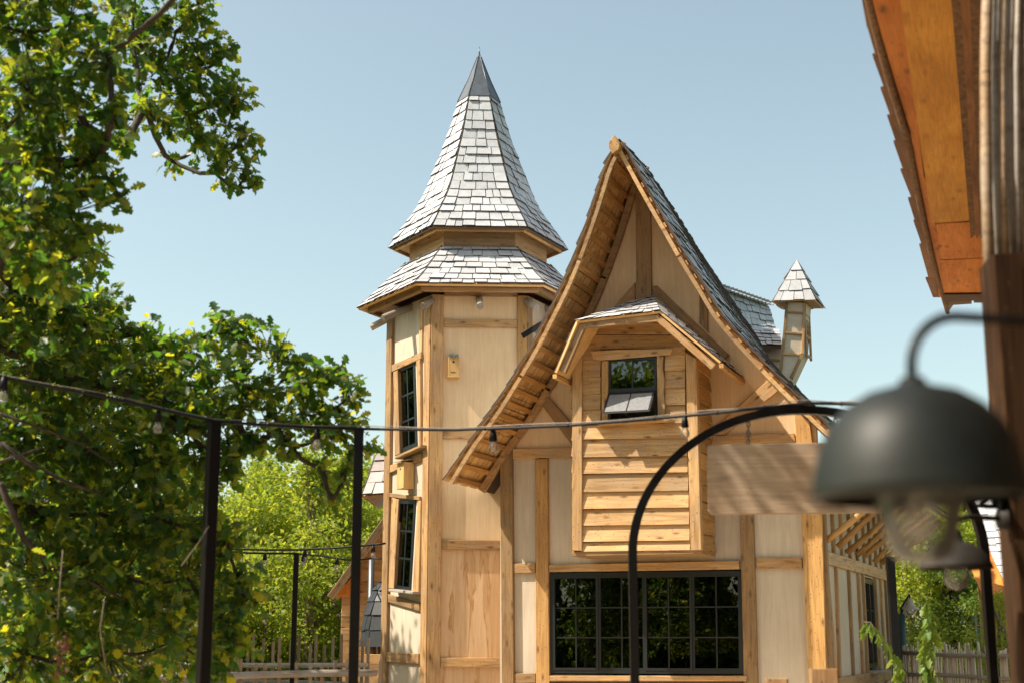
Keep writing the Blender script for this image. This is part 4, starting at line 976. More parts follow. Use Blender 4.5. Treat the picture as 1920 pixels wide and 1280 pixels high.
def add_tree(proto, loc, rz, s, label, group, name='woodland_tree', cat='tree'):
    pts, blobs, cm, barkm, h = proto['d']; root = empty(name, loc, label, cat, group)
    M = Matrix.Translation(Vector(loc)) @ Matrix.Rotation(rz, 4, 'Z') @ Matrix.Diagonal((s, s, s, 1))
    if 't' not in proto:
        t = tube('trunk', pts, [.17, .13, .08, .03], barkm, None, n=8); M0 = WM[t.name].copy(); proto['t'] = t.data; proto['tm'] = M0
        link_fix = t; col.objects.unlink(t); bpy.data.objects.remove(t)
        proto['b'] = []
        for c, r_ in blobs[:12]:
            z = max(.2 * h, c.z - .25 * h); p = Vector((0, 0, z)); o = tube('limb', [p, p.lerp(c, .5) + Vector((0, 0, .1)), c], [.05, .035, .012], barkm, None, n=5)
            proto['b'].append((o.data, WM[o.name].copy())); col.objects.unlink(o); bpy.data.objects.remove(o)
    link(bpy.data.objects.new('trunk', proto['t']), M @ proto['tm'], root)
    for d, m in proto['b']: link(bpy.data.objects.new('limb', d), M @ m, root)
    link(bpy.data.objects.new('crown', cm), M, root); return root
pA = {'d': make_tree(6.2, 2.5, 15000, M_WOODL, M_BARKL, .12, 3)}
pB = {'d': make_tree(5.2, 2.2, 14000, M_WOODL, M_BARKL, .10, 5, .05)}
pC = {'d': make_tree(6.0, 2.2, 12000, M_WOODD, M_BARK, .13, 9, .22)}
pD = {'d': make_tree(3.6, 1.7, 11000, M_WOODL, M_BARKL, .085, 12, .04)}
G1 = 'sunlit trees beyond the left picket fence'
far = 'pale yellow-green leafy tree in the sunlit wood beyond the left picket fence'
for i, (x, y, pr, s) in enumerate([(-8.6, 38, pA, 1.0), (-6.6, 36.5, pB, 1.12), (-5.0, 38.5, pA, 1.08), (-3.1, 37, pA, 1.05), (-10.8, 36, pA, 1.0), (-7.6, 33.5, pD, 1.05), (-5.7, 33.5, pD, 1.1), (-9.5, 32, pC, .8), (-4.6, 32.5, pA, .95), (-1.0, 40, pB, 1.1), (-4.1, 34.6, pD, 1.25), (-11.5, 29, pC, 1.0), (-9.6, 25, pC, .95), (-4.6, 44, pA, 1.15), (-8.0, 45, pA, 1.2)]):
    add_tree(pr, (x, y, 0), i * 1.7, s, far if i not in (5, 6) else 'low grey-green bushy tree in front of the sunlit wood on the left', G1)
G2 = 'trees beyond the right wattle fence'
for i, (x, y, pr, s) in enumerate([(9.6, 34, pA, .85), (11.6, 36, pA, .9), (13.6, 37, pB, 1.0), (10.3, 33, pC, .66), (12.3, 33, pB, .72), (15, 35, pA, .85), (8.4, 24.5, pD, .68), (10.9, 45, pA, 1.15), (14, 46, pA, 1.1), (17.5, 38, pA, .9), (8.6, 44, pA, 1.1)]):
    add_tree(pr, (x, y, 0), i * 2.1 + .5, s, 'dark green tree with a bare trunk between the paler trees on the right' if i == 3 else 'leafy green tree beyond the wattle fence on the right', G2 if i != 3 else None)
add_tree(pC, (-8.4, 20.3, 0), 1.1, 1.5, 'tall dark leafy tree behind the oak on the far left', None, 'dark_leafy_tree')
add_tree(pC, (-10.6, 14.5, 0), 2.6, 1.5, 'dark leafy tree deep behind the left edge of the oak', None, 'dark_leafy_tree')
pE = {'d': make_tree(6.0, 2.4, 11000, M_WOODD, M_BARK, .17, 21, .03)}
for i, (x, y, s) in enumerate([(-14, 27.5, 1.6), (-18.5, 31, 1.9), (-23, 30, 2), (-22, 4, 1.7), (-19, 1, 1.6), (-16.5, -1.5, 1.8), (-13.5, -4, 1.7), (-10.5, -6.5, 1.8), (-7.5, -8.5, 1.7), (-4, -10.5, 1.8), (-.5, -12, 1.7), (-19, -5, 2.3), (-14, -8.5, 2.4), (-24, -1, 2.4), (-10, -11, 2.4), (-26, 5, 2.2)]):
    add_tree(pE, (x, y, 0), i * 1.9, s, 'tall dark tree across the path, mirrored in the dark windows', 'trees mirrored in the windows')


# ------------------------------------------------------------------ sapling by the side wall
sap = empty('oak_sapling', at(1700, 1500, 11.5), 'young oak sapling with drooping bright leaves beside the side wall', 'sapling'); sb = WM[sap.name].translation.copy(); sap.matrix_basis = Matrix.Translation((sb.x, sb.y, 0)); WM[sap.name] = sap.matrix_basis.copy()
SY = 11.5
st = [[(1716, 1500), (1712, 1330), (1700, 1262), (1676, 1228), (1652, 1196), (1632, 1166), (1620, 1165)], [(1718, 1500), (1728, 1340), (1737, 1250), (1742, 1180), (1738, 1122)], [(1716, 1420), (1690, 1290), (1684, 1240)], [(1716, 1420), (1745, 1300), (1752, 1240)]]
LP, LD = [], []
for k, s in enumerate(st):
    pts = [at(x, y, SY + .15 * math.sin(j)) for j, (x, y) in enumerate(s)]; tube('stem', pts, [lerp(.010, .003, j / (len(pts) - 1)) for j in range(len(pts))], M_BARKL, sap, n=6)
    n = (30, 64, 16, 14)[k]
    for j in range(n):
        t = .36 + .64 * (j + .5) / n; x = t * (len(pts) - 1); i = min(int(x), len(pts) - 2); p = pts[i].lerp(pts[i + 1], x - i)
        LP.append(p); d = Vector(unit(1)[0]); LD.append(Vector((d.x * .6, d.y * .5, -.75 + d.z * .3)))
LP, LD = np.array(LP), np.array(LD); FRs = frames(LD, unit(len(LP)) + [0, -.9, .3]); me_s = quadmesh('leaf', OAK1[0], OAK1[1], M_SAPL)
for i in range(len(LP)):
    s = random.uniform(.09, .16); M = Matrix([list(FRs[i][r_]) + [LP[i][r_]] for r_ in range(3)] + [[0, 0, 0, 1]]) @ Matrix.Diagonal((s, s * .7, s, 1)); link(bpy.data.objects.new('leaf', me_s), M, sap)

# ------------------------------------------------------------------ steel posts and string lights
def post(px_, Y, py, w, label, rot=0, name='steel_post'):
    t = at(px_, py, Y); r_ = empty(name, (t.x, Y, 0), label, 'post', 'black steel light posts'); q = Vector((math.cos(rot), math.sin(rot), 0))
    beam('pole', (t.x, Y, 0), (t.x, Y, t.z), w, w, M_BLACK, r_, up=Vector((-math.sin(rot), math.cos(rot), 0)), ch=.004)
    beam('cap', (t.x, Y, t.z), (t.x, Y, t.z + .012), w * 1.08, w * 1.08, M_BLACK, r_, up=Vector((-math.sin(rot), math.cos(rot), 0)), ch=.002)
    return t
t1 = post(402, 9.0, 793, .072, 'black steel post under the string lights in front of the oak branches', R(38))
t2 = post(673, 10.0, 808, .068, 'black steel post under the string lights between the oak and the tower', R(8))
t3 = post(556, 21.8, 1037, .075, 'thin black post far behind, holding up the two distant string lights')
t4 = post(1669, 19.0, 1045, .10, 'black post standing at the far end of the half-timbered side wall')
def bulbset(par, p, s=1.0, sway=0):
    r_ = tube('lamp_holder', [p, p + Vector((0, 0, -.035 * s)), p + Vector((0, 0, -.075 * s)), p + Vector((0, 0, -.080 * s))], [.013 * s, .022 * s, .026 * s, .022 * s], M_BLACK, par, n=10)
    c = p + Vector((0, 0, -.080 * s)); lathe('bulb', c - Vector((0, 0, .075 * s)), [(.001, 0), (.014 * s, .003 * s), (.025 * s, .013 * s), (.030 * s, .030 * s), (.027 * s, .047 * s), (.017 * s, .066 * s), (.014 * s, .076 * s)], M_CLEAR, par, n=16)
    tube('filament', [c + Vector((-.008 * s, 0, -.02 * s)), c + Vector((-.010 * s, 0, -.045 * s)), c + Vector((.010 * s, 0, -.045 * s)), c + Vector((.008 * s, 0, -.02 * s))], .0018 * s, M_FIL, par, n=4)
def catenary(keys, n=10, sag=.0):
    out = []
    for a, b in zip(keys[:-1], keys[1:]):
        L = (b - a).length
        for k in range(n): t = k / n; out.append(a.lerp(b, t) + Vector((0, 0, -4 * sag * L * t * (1 - t))))
    return out + [keys[-1]]
sg = empty('string_lights', (t1.x, t1.y, t1.z), 'nearest string of lights, black cable with clear bulbs running over the posts to the arch', 'string lights')
keysL = [at(-120, 680, 8.4), at(10, 707, 8.5), at(205, 745, 8.7), at(404, 789, 9.0), at(530, 798, 9.5), at(673, 803, 10.0), at(860, 805, 9.7), at(1065, 797, 9.3), at(1283, 779, 8.9), at(1410, 766, 8.6), at(1512, 755, 8.45), at(1600, 756, 8.2), at(1760, 765, 7.6), at(1960, 800, 7)]
fine = catenary(keysL, 4, .002)
tube('cable', fine, .0105, M_BLACK, sg, n=8)
tube('carrier_wire', [p + Vector((0, .01, .018 + .006 * math.sin(i))) for i, p in enumerate(fine)], .003, M_GREYWOOD, sg, n=5)
for p in [p for i, p in enumerate(fine) if i % 3 == 1]: tube('cable_tie', [p + Vector((-.004, 0, 0)), p + Vector((.004, 0, 0))], .015, M_BLACK, sg, n=8)
for x, y, Y, s in ((8, 704, 8.5, 1.15), (297, 768, 8.85, 1.0), (595, 801, 9.75, 1.05), (925, 803, 9.6, 1.12), (1284, 779, 8.9, .95)): bulbset(sg, at(x, y, Y), s)
for lab, keys, bl in (('upper of two distant string lights passing in front of the sunlit wood', [(390, 1027, 23), (560, 1030, 21), (660, 1024, 20.5), (722, 1018, 20)], [(452, 1028), (572, 1029), (700, 1021)]),
                      ('lower of two distant string lights fixed to the thin far post', [(395, 1032, 22), (470, 1036, 21.9), (556, 1037, 21.8), (600, 1041, 23), (655, 1049, 24.5), (700, 1046, 26)], [(497, 1036), (569, 1038), (632, 1044)])):
    e_ = empty('string_lights', at(*keys[0]), lab, 'string lights'); pts = [at(*k) for k in keys]; tube('cable', catenary(pts, 3, .004), .016, M_BLACK, e_, n=5)
    for x, y in bl:
        Y = 21.5; bulbset(e_, at(x, y, Y), 1.35)

# ------------------------------------------------------------------ arch with the hanging board
AY = 8.5
ar = empty('arched_sign_frame', at(1187, 1900, AY), 'black steel arch carrying the blank wooden board on short chains', 'arch')
ab = WM[ar.name].translation; ar.matrix_basis = Matrix.Translation((ab.x, AY, 0)); WM[ar.name] = ar.matrix_basis.copy()
xl, xr_ = at(1187, 1100, AY).x, at(1850, 1100, AY).x; zs_, ztop = at(1187, 1040, AY).z, at(1500, 768, AY).z; xm, hw_ = (xl + xr_) / 2, (xr_ - xl) / 2
pts = [Vector((xl, AY, 0)), Vector((xl, AY, zs_ * .6))] + [Vector((xm - hw_ * math.cos(q), AY, zs_ + (ztop - zs_) * math.sin(q))) for q in [math.pi * i / 48 for i in range(49)]] + [Vector((xr_, AY, zs_ * .6)), Vector((xr_, AY, 0))]
def sweep(name, pts, w, d, mt, par):
    V, F = [], []
    for i, p in enumerate(pts):
        t = (pts[min(i + 1, len(pts) - 1)] - pts[max(i - 1, 0)]).normalized(); n = Vector((-t.z, 0, t.x))
        V += [p + n * w / 2 + Vector((0, -d / 2, 0)), p + n * w / 2 + Vector((0, d / 2, 0)), p - n * w / 2 + Vector((0, d / 2, 0)), p - n * w / 2 + Vector((0, -d / 2, 0))]
    for i in range(len(pts) - 1):
        for j in range(4): k = (j + 1) % 4; F.append((i * 4 + j, i * 4 + k, i * 4 + 4 + k, i * 4 + 4 + j))
    o = obj(name, V, F, mt, par); fix(o.data); return o
sweep('arch_bar', pts, .05, .06, M_BLACK, ar)
for x, yt, yb in ((1403, 782, 832), (1566, 774, 830)):
    a, b = at(x, yt, AY), at(x, yb, AY); n = 6
    for k in range(n):
        c = a.lerp(b, (k + .5) / n); r_ = (a - b).length / n * .62; ax = Vector((1, 0, 0)) if k % 2 else Vector((.1, 1, 0)).normalized()
        tube('chain_link', [c + ax * math.cos(q) * r_ * .55 + Z * math.sin(q) * r_ for q in [2 * math.pi * i / 12 for i in range(13)]], .004, M_LEAD, ar, n=5, caps=False)
bf = Frame(at(1330, 900, AY), Vector((math.cos(R(10)), -math.sin(R(10)), 0)), Vector((-math.sin(R(10)), -math.cos(R(10)), 0)))
sb_ = empty('hanging_board', bf.w(*bf.px(1490, 963)), 'blank weathered wooden board hanging from the arch behind the big lamp', 'sign')
prism('board', bf, pxpoly(bf, [(1326, 836), (1331, 834), (1652, 827), (1656, 832), (1654, 958), (1648, 961), (1334, 964), (1327, 958)]), -.02, .015, M_BOARD, sb_, ch=.004)

# ------------------------------------------------------------------ lamps
M_JAR = glassmat('whitened_jar_glass', (.86, .82, .75), 1.6, .06, .05)  # jar whitened slightly in place of highlights
def gooseneck(name, label, px_, py_rim, Y, rad, wall, glass_len, mt, bulb_only=False):
    c = at(px_, py_rim, Y); r_ = empty(name, c, label, 'lamp'); k = rad / .16
    prof = [(.150, -.002), (.163, 0), (.161, .014), (.158, .035), (.149, .075), (.132, .112), (.106, .142), (.072, .163), (.036, .173), (.022, .178), (.019, .188), (.001, .189)]
    lathe('lamp_shade', c, [(a * k, b * k) for a, b in prof], mt, r_, n=64)
    lathe('shade_lining', c, [(a * k * .965, b * k - .002) for a, b in prof[2:9]], M_LAMPIN, r_, n=48)
    lathe('glass_jar', c - Z * glass_len * k, [(.001, 0), (.028 * k, .002), (.045 * k, .014 * k), (.056 * k, .05 * k), (.064 * k, glass_len * k * .9), (.066 * k, glass_len * k + .02)], M_JAR, r_, n=40)
    lathe('lamp_bulb', c - Z * glass_len * k * .62, [(.001, 0), (.018 * k, .006 * k), (.026 * k, .024 * k), (.022 * k, .045 * k), (.013 * k, .065 * k), (.013 * k, .10 * k)], M_CLEAR, r_, n=24)
    t = c + Z * .19 * k; ra = .088 * k; w = Vector(wall); w = Vector((w.x, w.y, t.z + ra + .012)); hd = (w - t); hd.z = 0; hl = hd.length; hd.normalize()
    pts = [t] + [t + hd * (ra - ra * math.cos(q)) + Z * (.012 + ra * math.sin(q)) for q in [math.pi / 2 * i / 12 for i in range(13)]] + [w]
    tube('lamp_arm', pts, .0085 * k, mt, r_, n=14)
    lathe('wall_plate', w, [(.001, .012), (.04 * k, .012), (.045 * k, 0)], mt, r_, n=24, axis=-hd)
    return r_
gooseneck('gooseneck_lamp', 'large dark dome lamp on a curved arm, blurred and close to the viewer', 1724, 934, 2.1, .158, at(2030, 600, 2.18), .098, M_LAMP)
M_LAMPB = plain('brown_lamp_enamel', (.022, .018, .014), .65, spec=.25, var=.3)
c2 = at(1793, 1066, 5.3); g2 = empty('gooseneck_lamp', c2, 'smaller brown dome lamp with a round clear bulb below the big one', 'lamp'); k = .136 / .16
lathe('lamp_shade', c2, [(a * k, b * k) for a, b in [(.150, -.002), (.163, 0), (.157, .02), (.14, .055), (.105, .092), (.07, .112), (.04, .12), (.034, .15), (.03, .17), (.001, .172)]], M_LAMPB, g2, n=48)
lathe('bulb', c2 - Z * .078, [(.001, 0), (.03, .008), (.046, .032), (.05, .06), (.045, .09)], M_CLEAR, g2, n=32)
w2 = at(1886, 972, 5.42); tube('lamp_arm', [c2 + Z * .14, c2 + Z * .18, c2.lerp(w2, .3) + Z * .14, w2], .011, M_LAMPB, g2, n=10)
lathe('wall_plate', w2, [(.001, .03), (.038, .03), (.045, 0)], M_LAMPB, g2, n=24, axis=Vector((-1, 0, 0)))
cb = at(1862, 942, 5.4); cl = empty('cable_clamp', cb, 'black cable clamp fixed to the brown timber post above the small lamp', 'clamp')
tube('hook', [at(1838, 948, 5.4), at(1852, 936, 5.4), at(1876, 930, 5.4), at(1884, 938, 5.45)], .008, M_BLACK, cl); tube('hook', [at(1838, 948, 5.4), at(1856, 950, 5.4), at(1884, 948, 5.45)], .008, M_BLACK, cl)
beam('clamp_body', at(1868, 941, 5.4), at(1890, 940, 5.45), .04, .05, M_BLACK, cl); tube('lead_wire', [at(1824, 944, 5.4), at(1832, 949, 5.4), at(1840, 948, 5.4)], .005, M_BLACK, cl)
# distant twin street lamp
Ys = 24; sp = at(1690, 1150, Ys); stl = empty('street_lamp', (sp.x, Ys, 0), 'distant green street lamp with two pale bell shades behind the sapling', 'street lamp')
M_GREEN = plain('green_painted_steel', (.03, .07, .065), .4)
tube('pole', [(sp.x, Ys, 0), (sp.x, Ys, sp.z)], .06, M_GREEN, stl, n=10); tube('pole', [(sp.x - .06, Ys + .1, 0), (sp.x - .06, Ys + .1, sp.z + .02)], .035, M_GREEN, stl, n=8)
def bell(c, s): 
    lathe('lamp_shade', c, [(a * s, b * s) for a, b in [(.15, 0), (.145, .02), (.09, .05), (.065, .10), (.06, .16), (.03, .19), (.001, .2)]], M_BELL, stl, n=24); lathe('glass_globe', c - Z * .1 * s, [(.001, 0), (.05 * s, .02 * s), (.075 * s, .06 * s), (.08 * s, .10 * s)], M_CLEAR, stl, n=16)
M_BELL = plain('pale_lamp_shade', (.45, .38, .32), .45)
b1, b2 = at(1707, 1142, Ys), at(1699, 1150, Ys + .6); bell(b1, 1.0); bell(b2, .8)
tube('lamp_arm', [sp, sp + Vector((.0, 0, .1)), sp + Vector((.05, 0, .17)), b1 + Z * .26, b1 + Z * .19], .015, M_BLACK, stl, n=6)
tube('lamp_arm', [sp, b2 + Z * .2, b2 + Z * .15], .015, M_BLACK, stl, n=6)
sp2 = at(1832, 1150, 27); s2 = empty('street_lamp', (sp2.x, 27, 0), 'plain green lamp pole beyond the wattle fence on the right', 'street lamp'); tube('pole', [(sp2.x, 27, 0), sp2], .055, M_GREEN, s2, n=8)
lathe('lamp_shade', sp2 + Vector((.22, 0, .04)), [(.15, 0), (.1, .05), (.06, .15), (.001, .18)], M_BELL, s2, n=16); tube('lamp_arm', [sp2, sp2 + Z * .2, sp2 + Vector((.22, 0, .25)), sp2 + Vector((.22, 0, .2))], .015, M_BLACK, s2, n=6)

# ------------------------------------------------------------------ fences
def stick_fence(name, label, a, b, ztop_, spacing, r_, rails, jit, mt, rr_=.035, h0=0, flatw=None):
    a, b = Vector((a[0], a[1], 0)), Vector((b[0], b[1], 0)); e_ = empty(name, a.lerp(b, .5), label, 'fence'); n = int((b - a).length / spacing); d = (b - a).normalized()
    nr = d.cross(Z)
    for i in range(n + 1):
        p = a.lerp(b, i / n) + d * random.uniform(-.3, .3) * spacing; zt_ = ztop_ + random.uniform(-jit, jit); ln = random.uniform(-.03, .03)
        if flatw: beam('picket', p + Z * h0, p + d * ln + Z * zt_, flatw, .02, mt, e_, up=nr, ch=.003)
        else: log('picket', p + Z * h0 + nr * random.uniform(-.02, .02), p + d * ln * 2 + Z * zt_, r_, r_ * .8, mt, e_, n=6, seg=2, bend=.015)
    for z in rails: log('rail', a + nr * .06 + Z * z, b + nr * .06 + Z * (z + random.uniform(-.02, .02)), rr_, rr_ * .85, M_GREYWOOD, e_, n=8, bend=.03)
M_STICKD = wood('grey_brown_stick', (.36, .27, .18), (.20, .14, .09), knots=0, grey=.5, greyc=(.30, .26, .22))
fa, fb_ = at(395, 1193, 23.5), at(725, 1193, 21.5)
stick_fence('picket_fence', 'rear fence of tall split pickets along the sunlit wood on the left', fa + Vector((-1.5, .6, 0)), fb_ + Vector((-.25, 0, 0)), 1.62, .17, .025, (.95, 1.22), .10, M_STICKD, .04, flatw=.05)
fa, fb_ = at(395, 1193, 19.5), at(722, 1193, 20.2)
stick_fence('picket_fence', 'front fence of shorter pickets on thick log rails left of the tower', fa + Vector((-1.5, -.2, 0)), fb_ + Vector((-.12, 0, 0)), 1.30, .19, .025, (.6, 1.12), .06, M_STICKD, .055, flatw=.05)
fa, fb_ = at(1690, 1193, 23), at(1925, 1193, 20.5)
stick_fence('wattle_fence', 'fence of crowded upright hazel sticks right of the side wall', fa, fb_, 1.50, .040, .018, (.5, 1.05, 1.38), .09, M_STICK, .032)
for px_, py, Y, w, lab in ((1544, 1253, 7.9, .155, 'cut-off brown timber post in front of the corner of the house'), (1456, 1271, 8.2, .13, 'lower cut-off timber post just left of the taller one')):
    t = at(px_, py, Y); tag(beam('wooden_post', (t.x, Y, 0), (t.x, Y, t.z), w, .12, M_OAK, up=Vector((.15, 1, 0)).normalized(), ch=.01), lab, 'post')

# ------------------------------------------------------------------ cabin at the left, half hidden by the tower
CY = 27.0
CF = Frame(at(700, 1193, CY), Vector((math.cos(R(6)), math.sin(R(6)), 0)), Vector((math.sin(R(6)), -math.cos(R(6)), 0)))
cab = empty('plank_cabin', CF.w(.6, 0), 'small plank cabin with a steep shingle gable half hidden behind the tower', 'cabin')
ax_, az_ = CF.px(772, 900); lx, lz = CF.px(621, 1112); wx = CF.px(640, 1150)[0]
rz_ = CF.z(640, 1085)
rows_ = 15
for i in range(rows_ + 8):
    z0 = .05 + i * .22
    def wl(z): return max(wx, lx + .12 + (z - lz) / (az_ - lz) * (ax_ - lx))
    if z0 + .22 > az_ - .2: break
    xa, xb = wl(z0), wl(z0 + .215); xr2 = 2 * ax_ - xa; xr3 = 2 * ax_ - xb
    prism('plank', CF, [(xa, z0), (xr2, z0), (xr3, z0 + .215), (xb, z0 + .215)], -.03, .0 + .006 * (i % 2), M_PLANK, cab)
cp = Pool(cab)
for sgn in (-1, 1):
    e0 = (lx if sgn < 0 else 2 * ax_ - lx, lz)
    def f_(u, v, e0=e0, sgn=sgn):
        o_ = lerp(-4, .55, u) if sgn < 0 else lerp(.55, -4, u); x = lerp(e0[0], ax_, v); z = lerp(e0[1], az_, v) - .10 * math.sin(v * math.pi); return CF.w(x, z, o_)
    o = sheet('cabin_roof', f_, 3, 8, M_SHB, cab, th=.06, lift=-.005); shingles(cp, o, f_, 11, .22, jit=.1)
    beam('verge_board', f_(1 if sgn < 0 else 0, 0) - Z * .1, f_(1 if sgn < 0 else 0, 1) - Z * .1, .04, .14, M_OAK, cab)
cp.finish('shingle', 'shingles', [M_SHD, M_SHB, M_SHS], 120)
prism('soffit_board', CF, [(lx + .1, lz - .05), (wx + .35, lz - .05), (wx + .35, lz + .5)], .0, .3, M_ORANGE, cab)
prism('cabin_back', Frame(CF.w(wx, 0, -3.8), CF.u, -CF.out), rect(0, .02, 2 * (ax_ - wx), rz_), -.03, 0, M_PLANK, cab)
# stove pipe, and the black scaled shelter in front
pp = at(697, 1046, 26.2); sp_ = empty('stove_pipe', (pp.x, 26.2, 0), 'thin dark metal pipe standing against the cabin planks', 'pipe'); tube('pipe', [(pp.x, 26.2, 0), pp], .055, M_LEAD, sp_, n=12)
tube('guy_wire', [pp, at(735, 1047, 26.2)], .012, M_BLACK, sp_)
M_SCALE = shinglemat('black_scale_shingle', (.016, .018, .022), (.035, .038, .045), rough=.5)
hc = at(745, 1210, 25); hut = empty('black_shingle_hut', (hc.x, 25, 0), 'rounded hut with black scale shingles tucked behind the tower', 'hut')
hz0, hz1 = hc.z, at(745, 1100, 25).z; hr = hc.x - at(679, 1210, 25).x
hp = Pool(hut)
for k in range(8):
    def f_(u, v, k=k):
        q0, q1 = R(45 * k), R(45 * (k + 1)); w = hr * math.cos(v * math.pi / 2) ** .75 + .02; z = hz0 + (hz1 - hz0 + .2) * math.sin(v * math.pi / 2)
        a = Vector((hc.x + w * math.cos(q0), 25 + w * math.sin(q0), z)); b = Vector((hc.x + w * math.cos(q1), 25 + w * math.sin(q1), z)); return a.lerp(b, u)
    shingles(hp, hut, f_, 7, .24, th=.012, jit=.05)
hp.finish('scale', 'scales', [M_SCALE, M_SCALE, M_SCALE], 120)
for i in range(8): beam('hut_plank', (hc.x - hr + .04, 24.4, i * .17 + .08), (hc.x + hr - .04, 24.4, i * .17 + .08), .03, .165, M_PLANK, hut)
obj('hut_core', [(hc.x + (hr - .06) * math.cos(R(45 * k)), 25 + (hr - .06) * math.sin(R(45 * k)), z) for z in (0, hz0 + .02) for k in range(8)], [(i, (i + 1) % 8, 8 + (i + 1) % 8, 8 + i) for i in range(8)] + [tuple(range(8, 16))], M_DARKWOOD, hut)
# jutting shingle roof behind the tower on the left
bw = empty('lean_to_roof', at(722, 960, 25), 'pale shingle lean-to roof jutting out behind the tower on the left', 'roof'); bp = Pool(bw)
q_ = [at(681, 929, 24.6), at(800, 920, 24.4), at(800, 840, 25.6), at(708, 846, 25.6)]; f_ = quadfn(*q_); o = sheet('roof_deck', f_, 2, 3, M_OAK, bw, th=.06, lift=-.005); shingles(bp, o, f_, 4, .25, th=.02, jit=.05)
q2 = [q_[0] + Vector((.05, 2.2, 0)), q_[0], q_[3], q_[3] + Vector((.3, 1.2, 0))]; f_ = quadfn(*q2); o = sheet('roof_deck', f_, 2, 3, M_OAK, bw, th=.06, lift=-.005); shingles(bp, o, f_, 4, .25, th=.02, jit=.05)
bp.finish('shingle', 'shingles', [M_SHD, M_SHB, M_SHS], 100)
beam('support_post', at(760, 935, 25.4), Vector((at(760, 935, 25.4).x, 25.4, 0)), .12, .12, M_OAK, bw)

# ------------------------------------------------------------------ shingle-roofed house at the far right
HY = 27
hb = empty('distant_house', (at(1885, 1193, HY).x, HY, 0), 'distant house with a pale steep shingle roof and orange soffit beyond the fence', 'house'); hpq = Pool(hb)
prof_ = [at(1893, 1112, 25.5), at(1862, 1048, 26.4), at(1838, 985, 27.3), at(1815, 900, 28.2)]
dirr = Vector((.85, -.55, .0)).normalized()
def f_(u, v):
    x = v * 3; i = min(2, max(0, int(x))); p = prof_[i].lerp(prof_[i + 1], x - i); return p + dirr * 3.2 * u
o = sheet('house_roof', f_, 2, 9, M_ORANGE, hb, th=.07, lift=-.005); shingles(hpq, o, f_, 15, .2, th=.016, jit=.1); hpq.finish('shingle', 'shingles', [M_SH, M_SHB, M_SHS], 200)
HF = Frame(prof_[0] + Vector((.0, .5, 0)), Vector((-1, .1, 0)), Vector((-.1, -1, 0)))
for i in range(3):
    a0 = i * .13; zt_ = prof_[0].z + a0 * 1.05 - .1; prism('wall_board', HF, rect(a0 + .004, 0, a0 + .126, max(.5, zt_)), -.03, random.uniform(0, .008), M_WARM, hb)
for i in range(9):
    a = f_(0, .06 + i * .045) + Vector((-.0, .0, -.09)); beam('soffit_batten', a + dirr * -.02, a + Vector((-.30, .08, -.03)), .06, .04, M_ORANGE, hb)
sq = [f_(0, .03) - Z * .07, f_(0, .45) - Z * .07]; sq2 = [p + Vector((-.42, .15, -.03)) for p in sq]
obj('soffit', [sq[0], sq[1], sq2[1], sq2[0]] + [p + Z * .03 for p in (sq[0], sq[1], sq2[1], sq2[0])], [(0, 1, 2, 3), (7, 6, 5, 4), (0, 4, 5, 1), (1, 5, 6, 2), (2, 6, 7, 3), (3, 7, 4, 0)], M_ORANGE, hb)

# ------------------------------------------------------------------ near building on the right: eave, wall, post
nb = empty('timber_lodge', (4.0, 9.5, 0), 'timber lodge at the right edge with an orange board soffit and shingle eave overhead', 'building')
ZS = 5.0
def onz(px_, py, z): d = ray(px_, py); return EYEV + d * ((z - EYE) / d.z)
def slab(name, pxs, z, th, mt, jit=.0, par=None):
    P_ = [onz(x, y, z) for x, y in pxs]; n = len(P_); best = max(range(n), key=lambda i: (P_[(i + 1) % n] - P_[i]).length)
    M = frame_matrix(sum(P_, Vector()) / n, P_[(best + 1) % n] - P_[best], Z); Q_ = [p + Z * th for p in P_]
    o = obj(name, P_ + Q_, [tuple(range(n - 1, -1, -1)), tuple(range(n, 2 * n))] + [(i, (i + 1) % n, n + (i + 1) % n, n + i) for i in range(n)], mt, par or nb, M=M); fix(o.data); return o
slab('soffit_board', [(1585, -160), (1672, -160), (1752, 416), (1760, 555), (1774, 565)], ZS + .004, .03, M_ORANGE)
M_ORANGE2 = wood('honey_stained_board', (.82, .40, .06), (.62, .25, .025), knots=.45, vary=.15, streak=6)
slab('soffit_board', [(1664, -160), (1775, -160), (1819, 414), (1747, 419)], ZS, .03, M_ORANGE2)
slab('soffit_board', [(1748, 421), (1850, 416), (1856, 483), (1753, 487)], ZS + .01, .03, M_ORANGE); slab('soffit_board', [(1754, 489), (1856, 485), (1860, 551), (1768, 552)], ZS + .01, .03, M_ORANGE)
slab('end_board', [(1768, 553), (1860, 552), (1860, 563), (1770, 566)], ZS - .01, .06, M_DARKWOOD); slab('shingle_end', [(1774, 566), (1822, 564), (1822, 570), (1775, 573)], ZS + .02, .05, M_DARKWOOD); slab('shingle_end', [(1826, 563), (1862, 562), (1862, 568), (1826, 568)], ZS + .02, .05, M_DARKWOOD)
M_BARKW = plain('rough_brown_bark', (.17, .085, .035), .85, var=.6, scale=30, bumpy=.8)
log('eave_edge', onz(1700, 250, ZS + .01), onz(1777, 588, ZS + .01), .028, .022, M_BARKW, nb, bend=.02, seg=14, n=8); log('eave_edge', onz(1585, -200, ZS + .01), onz(1700, 250, ZS + .01), .024, .028, M_BARKW, nb, bend=.02, seg=14, n=8)
zy = [-130, 0, 110, 225, 357, 468, 571, 683, 797, 887, 982, 1115, 1190]; xbl = [270, 290, 310, 345, 380, 405, 427, 456, 490, 503, 530, 557, 575]; xtl = [265, 290, 312, 333, 365, 392, 417, 445, 475, 497, 520, 545, 566]
cv = lambda x, y: (1480 + x / 2.1333, y / 2.1333)
M_SHE = wood('eave_shingle_wood', (.30, .16, .09), (.17, .08, .04), knots=0, vary=.3)
